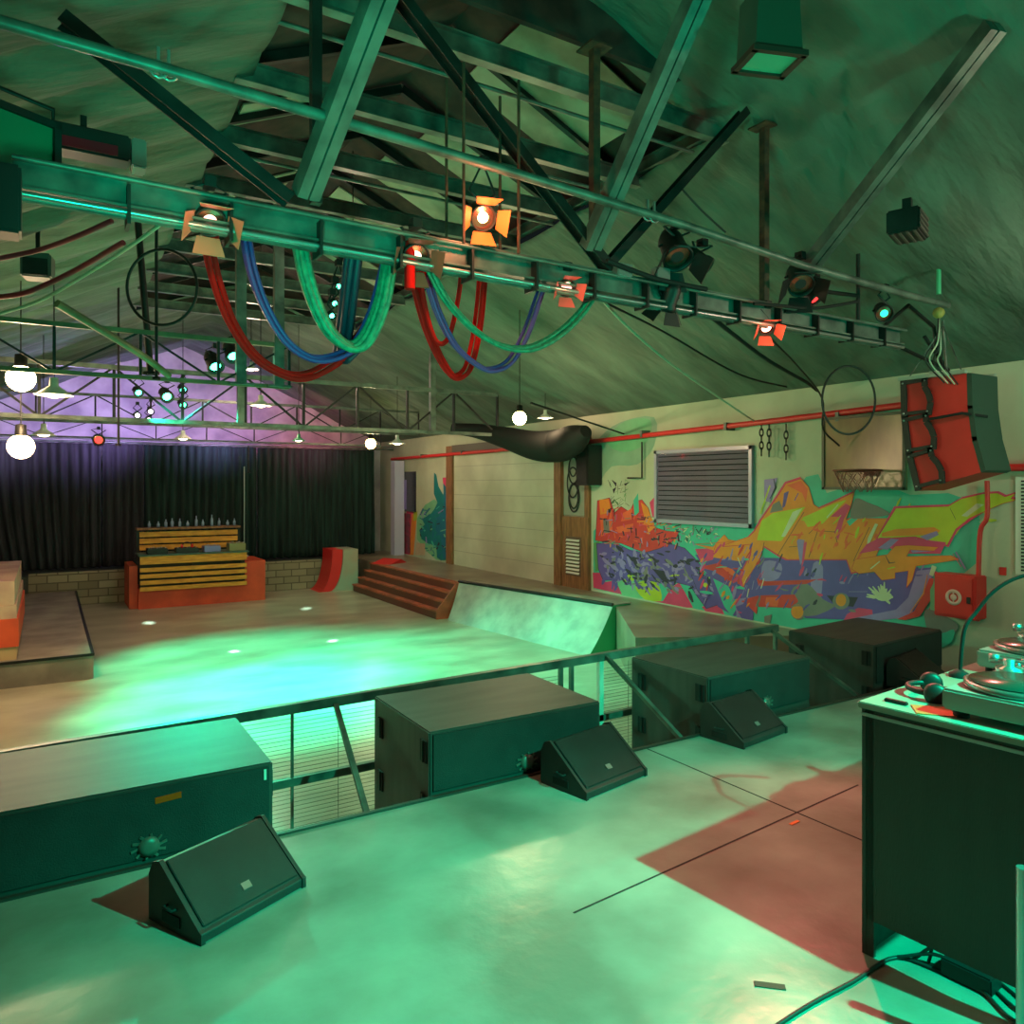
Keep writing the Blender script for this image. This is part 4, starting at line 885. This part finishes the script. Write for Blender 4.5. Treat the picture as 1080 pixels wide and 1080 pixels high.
# floodlight and control box at far left
p = atD(22,150,2.9); p = atD(14,152,3.3); t = thing('flood_light', p, 'big green glass floodlight at the upper left frame edge', 'flood light', rz=R(28))
b = MB(); b.box((0,.06,-.03),(.32,.16,.25),bev=.02); b.build('housing', mat('flood_housing',(60,110,90),.4,.3), t)
b = MB(); 
for a,c in (((-.18,-.15),(.18,-.12)),((-.18,.12),(.18,.15)),((-.18,-.15),(-.15,.15)),((.15,-.15),(.18,.15))): b.bb((a[0],-.05,a[1]),(c[0],-.02,c[1]))
b.build('frame', steeld, t)
b = MB(); b.bb((-.155,-.03,-.125),(.155,-.022,.125)); b.build('glass', mat('flood_glass',(34,112,86),.12,spec=.8), t)
b = MB(); b.tube([(-.2,.06,0),(-.2,.06,.25),(.2,.06,.25),(.2,.06,0)],.012,6); b.build('bracket', steeld, t)
p = atD(0,212,2.9); b = MB(); b.box(p,(.14,.14,.26),bev=.01); tag(b.build('black_box', black, origin=p), 'black box hanging under the green floodlight', 'box')
p = atD(88,152,3.85); t = thing('light_bar', p, 'long black light bar lying along the truss beside the floodlight', 'light bar')
b = MB(); b.box((0,0,0),(.42,.14,.13),bev=.01); b.build('housing', black, t)
b = MB(); b.box((.0,-.075,-.03),(.3,.01,.05)); b.build('red_display', mat('disp_red',(150,20,40),.3), t)
b = MB(); b.box((.25,0,-.01),(.07,.13,.15),bev=.008); b.build('end_cap', greymetal, t)
b = MB(); b.box((0,0,.1),(.03,.03,.08)); b.build('bracket', steeld, t)
# ceiling-mounted boxes
p = atD(811,42,3.9); t = thing('ceiling_projector', p, 'grey box floodlight on the cloth ceiling at the top right', 'flood light', rz=R(-20))
b = MB(); b.prism([(-.13,-.1),(.13,-.1),(.11,.22),(-.11,.22)],'y',-.1,.1); b.build('housing', mat('proj_grey',(62,78,68),.5), t)
b = MB(); 
for a,c in (((-.15,-.11),(-.12,.11)),((.12,-.11),(.15,.11)),((-.15,-.12),(.15,-.09)),((-.15,.09),(.15,.12))): b.bb((a[0],a[1],-.13),(c[0],c[1],-.1))
b.build('frame', mat('proj_brown',(70,45,38),.6), t)
b = MB(); b.bb((-.12,-.09,-.115),(.12,.09,-.105)); b.build('glass', mat('flood_glass2',(80,170,140),.1), t)
b = MB(); b.beam((0,0,.2),(0,0,.5),.04,.04); b.build('bracket', steeld, t)
p = atD(957,238,4.6); p.z = min(p.z, cz(p.x,p.y)-.1); t = thing('ceiling_speaker', p, 'dark louvred box fixed to the cloth ceiling right of the long brace', 'speaker', rz=R(20))
b = MB(); b.box((0,0,0),(.27,.18,.14),bev=.01); b.build('cabinet_body', steeld, t)
b = MB()
for k in range(4): b.box((0,-.09,-.05+k*.033),(.25,.012,.012))
for k in range(4): b.box((0,-.06+k*.04,-.072),(.25,.014,.008))
b.build('louvre_slats', mat('slat_brown',(88,70,64),.5), t)
b = MB(); b.box((0,.0,.1),(.05,.05,.12)); b.build('bracket', steeld, t)
p = atD(40,282,6.3); t = thing('ceiling_speaker', p, 'grey box speaker hung under the swagged cloth at the left', 'speaker', rz=R(-10))
b = MB(); b.box((0,0,0),(.22,.2,.2),bev=.012); b.build('cabinet_body', mat('spk_grey',(80,90,84),.6), t)
b = MB(); b.box((0,-.105,-.02),(.18,.01,.14)); b.build('grille', grille, t); b = MB(); b.beam((0,0,.1),(0,0,cz(p.x,p.y)-p.z+.02),.03,.03); b.build('bracket', steeld, t)

# ---------------------------------------------------------------- pendants
def dome(u, v, Y, r, label, on=True, e=0, globe=False, col=domew):
    p = onY(u,v,Y); t = thing('pendant_lamp', p, label, 'pendant lamp', 'dome pendants over the pit')
    b = MB(); b.lathe([(.0,r*1.0),(r*.22,r*1.0),(r*.24,r*.55),(r*.5,r*.35),(r*.9,r*.06),(r,0),(r*.96,0),(r*.5,r*.28),(0,r*.3)],None,24); b.build('lamp_shade', col, t)
    b = MB(); b.sphere((0,0,r*.1),r*.5,8,sc=(1,1,.5)); b.build('bulb', G_dome if on else whitep, t)
    b = MB(); b.tube([(0,0,r),(0,0,max(.25,min(cz(p.x,p.y)-p.z,9)))],.006,6); b.build('cord', rub, t)
    if e: light('POINT', p+Vector((0,0,-.06)), None, (1,.72,.42), e, .08, name='pendant_light')
    return p
dome(57,417,8.6,.17,'large white dome pendant glowing beside the left bulb',e=25)
dome(46,459,12.5,.16,'flat dome pendant below the large glowing one at the left')
dome(275,428,9.5,.13,'white dome pendant with green sheen under the middle truss',e=14)
dome(315,465,13,.12,'green dome pendant in the row before the curtain',col=mat('dome_green',(70,170,120),.4))
dome(193,463,14,.15,'small dome pendant left of the middle above the curtain')
dome(419,468,13.2,.16,'flat dome pendant at the right end of the curtain',e=8)
dome(575,441,10,.13,'white dome pendant right of the yellow bulb',e=14)
def bulb(u, v, Y, r, m_, label, e, col):
    p = onY(u,v,Y); t = thing('bulb_lamp', p, label, 'lamp', 'bare glowing bulbs')
    b = MB(); b.sphere((0,0,0),r,10); b.build('bulb', m_, t)
    b = MB(); b.lathe([(r*.45,r*.8),(r*.4,r*1.8),(0,r*1.9)],None,12); b.build('socket', black, t)
    b = MB(); b.tube([(0,0,r*1.8),(0,0,max(.2,cz(p.x,p.y)-p.z))],.006,6); b.build('cord', rub, t)
    light('POINT', p+Vector((.0,0,-r-.05)), None, col, e, .07, name='bulb_light'); return p
WARM = (1,.66,.36)
bulb(22,399,8.9,.13,G_bulb,'upper glaring warm bulb at the left frame edge',75,WARM)
bulb(22,471,9.35,.125,G_bulb,'lower glaring warm bulb at the left frame edge',110,WARM)
bulb(548,441,8.2,.09,G_yel,'bright yellow bulb hanging before the roller door',105,(1,.78,.42))
bulb(391,468,15.2,.11,G_yel,'small bright bulb before the right end of the curtain',45,(1,.85,.55))
# green pars at the back
def small(u, v, Y, m_, label, s=.7, to=(2.5,5,-.6), grp='small glowing spotlights on the back trusses'):
    p = onY(u,v,Y); par_can(p,to,m_,label,s,doors=None,hang=.2,group=grp); return p
gl = [(227,386,8,'green spotlight, left one of the pair above the middle truss'),(246,375,8,'green spotlight, right one of the pair above the middle truss'),(176,418,10.8,'brightest green spotlight left of the middle truss post'),
      (193,411,11.2,'upper small green spotlight beside the middle truss post'),(193,427,11.2,'lower small green spotlight beside the middle truss post'),(146,414,10.8,'small pale green spotlight at the left of the middle truss')]
gp_ = [small(u,v,Y,G_green,lab,.85 if i in (0,1,2) else .6) for i,(u,v,Y,lab) in enumerate(gl)]
for i,(u,v) in enumerate(((357,302),(353,320),(350,333))):
    small(u,v,6.3,G_green,['topmost','middle','lowest'][i]+' green spotlight of the stack behind the cable loops',.34,to=(2.2,2,.5))
for i,(u,v,lab) in enumerate(((145,438,'left lilac white spotlight of the three above the curtain'),(159,434,'upper right lilac white spotlight of the three above the curtain'),(157,443,'lower right lilac white spotlight of the three above the curtain'))):
    small(u,v,14.2,G_white,lab,.6,to=(1.5,6,0))
small(104,464,14.6,G_red,'small red glowing spotlight over the dark curtain',1.0,to=(1,6,.5))

# ---------------------------------------------------------------- cable swags
def swag(pts, Y, r, m_, name, label, strands=1, sag=0):
    P = [onY(u,v,(Y if not isinstance(Y,(list,tuple)) else Y[i])) for i,(u,v) in enumerate(pts)]; P = catmull(P,8); b = MB()
    P = [Vector((P[0].x,3.76,2.93))]+P+[Vector((P[-1].x,3.76,2.93))]
    if strands == 1: b.tube(P,r,10)
    else:
        for k in range(strands):
            a = 2*math.pi*k/strands; off = Vector((math.cos(a)*r*.62,math.sin(a)*r*.9,math.sin(a)*r*.55))
            b.tube([p+off*(1+.12*math.sin(i*.15+k)) for i,p in enumerate(P)],r*.42,7)
    return tag(b.build(name, m_, origin=P[0]), label, 'cable', 'thick cable loops hanging from the nearest truss')
redc = mat('cable_red',(255,14,12),.75,spec=.15); purc = mat('cable_purple',(104,56,134),.5); tealc = mat('cable_teal',(36,150,118),.5,rgb2=(28,110,92),scale=30); navy = mat('cable_navy',(38,48,70),.5)
swag([(219,262),(228,300),(243,340),(268,375),(300,394),(325,397),(350,385),(372,366),(395,330),(407,285)],3.95,.034,redc,'cable_loop','long red cable loop at the left, hanging lowest',3)
swag([(259,252),(265,285),(278,322),(300,358),(325,376),(350,378),(375,365),(393,330),(406,280)],3.88,.03,purc,'cable_loop','purple cable loop inside the left bundle',3)
swag([(314,240),(321,285),(334,325),(350,352),(372,366),(388,355),(402,320),(411,275)],3.82,.042,tealc,'cable_loop','thick teal cable loop at the right of the left bundle',7)
swag([(360,380),(378,362),(395,335),(408,290),(415,262)],3.98,.045,navy,'cable_loop','dark cable bundle rising from the left loops to the truss',5)
swag([(438,300),(450,345),(464,378),(478,397),(492,392),(500,368),(506,330),(510,278)],3.92,.03,redc,'cable_loop','thick red cable loop of the right bundle',3)
swag([(444,300),(451,335),(459,358),(468,362),(476,348),(484,310),(488,272)],3.86,.014,redc,'cable_loop','thin red cable loop inside the right bundle',1)
swag([(450,292),(462,330),(480,365),(505,386),(522,390),(540,380),(556,350),(568,315),(577,290)],3.84,.026,purc,'cable_loop','purple cable loop of the right bundle',3)
swag([(455,288),(472,318),(500,348),(530,365),(560,367),(590,352),(615,328),(630,303)],3.78,.028,tealc,'cable_loop','wide teal cable loop of the right bundle',4)
b = MB(); p = Ya(432,305); b.tube([p,p+Vector((0,0,.25))],.03,8); tag(b.build('plug_connector', redc, origin=p), 'short red plug hanging under the small middle light', 'plug')
# wires along the left ceiling and elsewhere
def wire(pts, Ys, r, m_, name, label, cat='cable'):
    P = catmull([onY(u,v,y) for (u,v),y in zip(pts,Ys)],6); b = MB(); b.tube(P,r,7); return tag(b.build(name,m_,origin=P[0]),label,cat)
palec = mat('cable_pale',(170,185,160),.5)
wire([(-8,333),(40,318),(90,290),(140,258),(185,225)],[6.6,6.4,6,5.4,4.9],.012,palec,'slung_cable','pale cable slung across the swagged cloth at the left')
wire([(-8,274),(40,264),(80,250),(118,233)],[5.6,5.5,5.2,5],.016,mat('cable_dred',(150,30,45),.5),'slung_cable','upper dark red cable slung across the left cloth')
wire([(-8,314),(30,308),(80,285),(130,256)],[6.2,6,5.8,5.3],.018,mat('cable_dred',(150,30,45),.5),'slung_cable','lower dark red cable slung across the left cloth')
wire([(628,308),(660,343),(700,378),(740,407),(795,444)],[3.8,4.4,5,5.6,6.3],.010,palec,'slung_cable','pale straight cable from the truss down to the right wall')
wire([(730,318),(770,350),(810,380),(850,403),(862,412)],[3.9,4.4,4.9,5.3,5.4],.018,blackm,'slung_cable','black cable with plugs hanging toward the backboard')
wire([(640,320),(700,350),(780,395),(838,410)],[5.0,5.2,5.6,6],.01,blackm,'slung_cable','thin black cable under the right ceiling cloth')
wire([(800,345),(840,385),(867,420),(868,452),(885,470)],[4.2,4.7,5,5.1,5.1],.010,rub,'slung_cable','black cable ending beside the big ring')
wire([(560,425),(620,445),(677,464)],[7,8,9.6],.012,blackm,'slung_cable','dark thin line running to the bent wall conduit')
wire([(60,320),(110,350),(150,375),(178,396)],[6.3,6.6,7,7.3],.03,mat('ochre_steel',(130,125,90),.5,.2),'diagonal_brace','ochre diagonal brace running down to the second truss','beam')
wire([(715,195),(740,222),(765,245)],[3.7,3.7,3.7],.008,rub,'slung_cable','thin black cable between the middle and right posts')
# big rings (looped cables)
def ring(u, v, ru, rv, Y, r, label):
    c = onY(u,v,Y); k = 1
    D = (c-EYE).dot(FW); ra = ru/F*D; rb = rv/F*D; xd = RT
    P = [c+xd*(ra*math.cos(a))+Vector((0,0,rb*math.sin(a))) for a in [i*math.pi/18 for i in range(36)]]
    b = MB(); b.tube(P,r,7,closed=True); tag(b.build('cable_ring', rub, origin=c), label, 'cable')
ring(895,422,28,36,4.2,.010,'big round ring of black cable hanging before the backboard')
ring(171,303,37,40,6.4,.012,'round coil of black cable under the left cloth')
# PA stack
M0 = Matrix.Translation((6.62,3.64,2.62))
t = thing('line_array', (6.62,3.64,2.62), 'stack of three red line array speakers hanging at the right', 'speaker')
yoff = .0; ang = 0; M = Matrix.Translation((0,.26,0))
for k in range(3):
    ang = R([1.5,6,7][k]); M = M @ Matrix.Rotation(-ang,4,'X'); hh = .325
    w2, wb, dd = .22,.2,.56
    b = MB(); b.add([(-w2,0,0),(w2,0,0),(wb,-dd,-.015),(-wb,-dd,-.015),(-w2,0,-hh),(w2,0,-hh),(wb,-dd,-hh+.015),(-wb,-dd,-hh+.015)],[(0,1,2,3),(4,7,6,5),(0,4,5,1),(1,5,6,2),(2,6,7,3),(3,7,4,0)],0,False,M)
    cb = b.build('cabinet', redcab, t)
    b = MB(); b.add([(-wb-.002,-dd+.01,-.012),(wb+.002,-dd+.01,-.012),(wb+.002,-dd-.03,-.02),(-wb-.002,-dd-.03,-.02),(-wb-.002,-dd+.01,-hh+.012),(wb+.002,-dd+.01,-hh+.012),(wb+.002,-dd-.03,-hh+.02),(-wb-.002,-dd-.03,-hh+.02)],[(0,1,2,3),(4,7,6,5),(0,4,5,1),(1,5,6,2),(2,6,7,3),(3,7,4,0)],0,False,M); b.build('rear_plate', mat('pa_rear',(40,70,62),.5,.2), cb)
    b = MB()
    for (ya_,yb_) in ((-.005,-.055),): b.add([tuple(M@Vector(q)) for q in [(-w2-.02,ya_,.005),(-w2-.02,yb_,.005),(-w2-.02,yb_,-hh-.005),(-w2-.02,ya_,-hh-.005),(-w2+.0,ya_,.005),(-w2,yb_,.005),(-w2,yb_,-hh-.005),(-w2,ya_,-hh-.005)]],[(0,1,2,3),(7,6,5,4),(0,4,5,1),(1,5,6,2),(2,6,7,3),(3,7,4,0)])
    pts = [(-w2-.012,-.22,0),(-w2-.012,-.215,-.08),(-w2-.012,-.25,-.15),(-w2-.012,-.265,-.22),(-w2-.012,-.245,-hh)]
    for p_,q_ in zip(pts,pts[1:]): b.beam(M@Vector(p_),M@Vector(q_),.045,.02,up=(1,0,0))
    for zz in (-.025,-hh+.03): b.beam(M@Vector((-w2-.012,-.03,zz)),M@Vector((-w2-.012,-.24,zz)),.03,.02,up=(1,0,0))
    b.build('rigging_frame', mat('rig_dark',(36,44,44),.5,.3), cb)
    b = MB()
    for q_ in ((-w2-.026,-.03,-.03),(-w2-.026,-.03,-hh+.03),(-w2-.026,-.225,-.03),(-w2-.026,-.24,-hh+.03)): b.sphere(M@Vector(q_),.009,6)
    b.build('rigging_pin', greymetal, cb)
    M = M @ Matrix.Translation((0,-.0,-hh-.002))
b = MB(); b.beam((-.23,.27,.012),(-.23,-.3,.012),.035,.03); b.beam((.23,.27,.012),(.23,-.3,.012),.035,.03); b.beam((-.23,-.02,.03),(.23,-.02,.03),.05,.04); b.build('bumper_frame', mat('bumper_grey',(150,160,150),.5), t)
b = MB(); b.tube([(0,-.02,.04),(-.06,-.02,.5)],.012,6); b.tube([(-.2,.2,.02),(-.06,-.02,.45)],.006,6); b.tube([(-.2,-.25,.02),(-.06,-.02,.45)],.006,6); b.build('hoist_chain', steel, t)
b = MB(); b.tube([M0@Vector((-.245,.0,-.36)),M0@Vector((-.25,-.28,-.33)),M0@Vector((-.1,-.4,-.36))],.013,6); tag(b.build('safety_strap', blackm, origin=M0@Vector((-.25,-.28,-.33))), 'black strap across the red hanging speakers', 'strap')
# hardware above the stack
p = onY(990,330,3.4); t = thing('hoist_motor', p, 'small hoist with yellow knob and cables above the red speakers', 'hoist')
b = MB(); b.tube([(0,0,.15),(0,0,.35)],.018,8); b.build('hook_rod', mat('hoist_green',(70,170,130),.5), t)
b = MB(); b.sphere((0,0,0),.045,8); b.build('yellow_knob', mat('knob_olive',(150,140,70),.6), t)
for k in range(5):
    b = MB(); b.tube(catmull([(0,0,-.03),(.02*k-.03,0,-.2-.03*k),(.06*k-.1,.05,-.38),(.12+.05*k,.02,-.55)],5),.006,6); b.build('hoist_cable', palec if k%2 else rub, t)
P = [onY(895,330,3.75),onY(945,350,3.75),onY(985,375,3.7)]
t = thing('rigging_pipe', P[0], 'tangle of dark rigging pipes at the right end of the nearest truss', 'pipe')
for a,c in (((905,268),(905,345)),((925,350),(958,322)),((958,322),(985,345)),((940,362),(1000,390)),((850,305),(905,312)),((905,300),(990,318)),((985,345),(990,385)),((975,355),(1020,420))):
    b = MB(); b.tube([onY(*a,3.72),onY(*c,3.72)],.016,8); b.build('pipe_run', steeld, t, world=True)
wire([(795,320),(820,322),(860,325),(905,318)],[3.6]*4,.012,blackm,'slung_cable','black cable sagging between the right lights')
wire([(640,275),(680,290),(700,296),(745,305)],[3.6]*4,.016,blackm,'slung_cable','black cable along the truss below the middle lights')

# ================================================================== LIGHTS (the hall's fixtures and added fill lamps)
GR = (0,1,.52)
def house_spot(loc, to, col, e, ang, blend=.3, size=.06, label=None, mesh=True):
    if mesh: par_can(Vector(loc)-(Vector(to)-Vector(loc)).normalized()*.04, to, blackm, label, .9, doors=None, hang=cz(loc[0],loc[1])-loc[2]+.05, group='stage lights above and behind the viewer')
    return light('SPOT', Vector(loc)+(Vector(to)-Vector(loc)).normalized()*.12, to, col, e, size, ang, blend, name='stage_beam')
light('SPOT',(3.3,-1.05,3.5),(3.75,3.2,0),GR,1700,.03,38,1,name='stage_beam'); light('SPOT',(3.24,-1.1,3.5),(2.0,2.6,0),GR,210,.03,105,1,name='stage_beam')
house_spot((3.24,-1.1,3.6),(1.65,2.05,0),GR,3600,44,1,.03,'black stage light hung behind the viewer on the right')
# pit washes
def beam(p, to, col, e, ang, blend=.5, size=.05): return light('SPOT', Vector(p)+(Vector(to)-Vector(p)).normalized()*.15, to, col, e, size, ang, blend, name='stage_beam')
for p,(to,e,a) in zip(gp_, [((1.9,8.3,-.6),2600,66),((3.8,8.5,-.6),2200,70),((2.3,10.4,-.6),1500,74),((4.9,8.6,-.6),1100,66),((2.0,7.2,-.6),2300,70),((4.6,13.2,-.6),330,60)]): beam(p,to,GR,e,a,.7)
for (u,v) in ((247,687),(351,676),(323,642),(157,657)):
    q = onZ(u,v,PIT); beam(gp_[0] if u<300 else gp_[1], q, (.6,1,.9), 16000, 1.6, .8)
# back gable, purple and pink
light('SPOT',(1.2,16.8,2.75),(.6,18.9,3.4),(.55,.38,1),210,.2,130,.8,name='purple_wash'); light('SPOT',(3.3,16.8,2.75),(3.0,18.9,3.6),(.62,.4,.95),200,.2,130,.8,name='purple_wash')
light('SPOT',(5.3,16.8,2.75),(5.2,18.9,3.0),(1,.2,.35),95,.2,120,.8,name='pink_wash'); light('SPOT',(-.8,16.8,2.75),(-.8,18.9,3.2),(.7,.55,1),120,.2,130,.8,name='purple_wash')
light('SPOT',(.3,14.3,2.7),(-.6,11.5,4),(.6,.45,1),90,.2,110,.9,name='purple_wash')
# coloured stage lights of the nearest truss
light('SPOT',L1p+Vector((-.05,-.15,-.05)),(0.7,2.0,0),(1,.3,.2),30,.05,100,.6,name='warm_beam'); light('SPOT',L3p+Vector((0,-.15,-.05)),(2.6,1.6,0),(1,.26,.16),50,.05,110,.6,name='warm_beam')
light('SPOT',L5p+Vector((0,-.15,-.05)),(2.95,1.85,0),(1,.17,.16),430,.05,56,.7,name='red_beam')
for q,e_,dd in ((L1p,1.2,(-.06,-.2,-.12)),(L3p,8,(-.03,-.2,-.08)),(L2p,.8,(-.0,-.17,-.1)),(L5p,1.2,(0,-.13,-.08)),(L4p,.6,(0,-.13,-.08))): light('POINT',q+Vector(dd),None,(1,.25,.12),e_,.03,name='lamp_spill')
# pendants added as warm fill for the stage, wall and back of the pit
for (x,y,z,e) in ((1.2,-.6,3.9,9),(5.8,1.6,3.0,85),(2.5,7,4.1,12),(3,13.5,3.7,120)):
    t = thing('pendant_lamp', (x,y,z), {1.2:'added dome pendant above and behind the viewer',5.8:'added dome pendant over the right of the stage',2.5:'added dome pendant high over the pit centre',3:'added dome pendant high over the back of the pit'}[x], 'pendant lamp')
    r = .13; b = MB(); b.lathe([(.0,r),(r*.22,r),(r*.24,r*.55),(r*.9,r*.06),(r,0),(r*.96,0),(0,r*.3)],None,24); b.build('lamp_shade', domew, t)
    b = MB(); b.sphere((0,0,.02),.05,8); b.build('bulb', G_dome, t)
    b = MB(); b.tube([(0,0,r),(0,0,cz(x,y)-z+.1)],.006,6); b.build('cord', rub, t)
    light('POINT',(x,y,z-.08),None,(1,.66,.5),e,.1,name='pendant_light')
# unseen green uplights added to wash the roof cloth and truss
light('SPOT',(5.0,-1.5,1.2),(4.6,3.0,4),GR,480,.2,130,.8,name='green_fill_uplight'); light('SPOT',(0.2,1.6,2.0),(2.5,4.4,3.6),GR,260,.15,110,.8,name='green_fill_uplight')
w = bpy.data.worlds.new('w'); bpy.context.scene.world = w; w.use_nodes = True; w.node_tree.nodes['Background'].inputs[0].default_value = (.02,.03,.03,1); w.node_tree.nodes['Background'].inputs[1].default_value = .3
# ================================================================== CAMERA
cam = bpy.data.cameras.new('camera'); co = bpy.data.objects.new('camera', cam); C.objects.link(co)
co.location = EYE; co.rotation_euler = (math.pi/2, 0, -math.atan2(FW.x, FW.y)); cam.sensor_width = 36; cam.lens = 36*F/1080; cam.shift_y = -(540-VH)/1080; cam.clip_start = .02
bpy.context.scene.camera = co
vs_ = bpy.context.scene.view_settings; vs_.view_transform = 'Standard'; vs_.look = 'None'; vs_.exposure = -.08; vs_.gamma = 1; vs_.use_curve_mapping = False
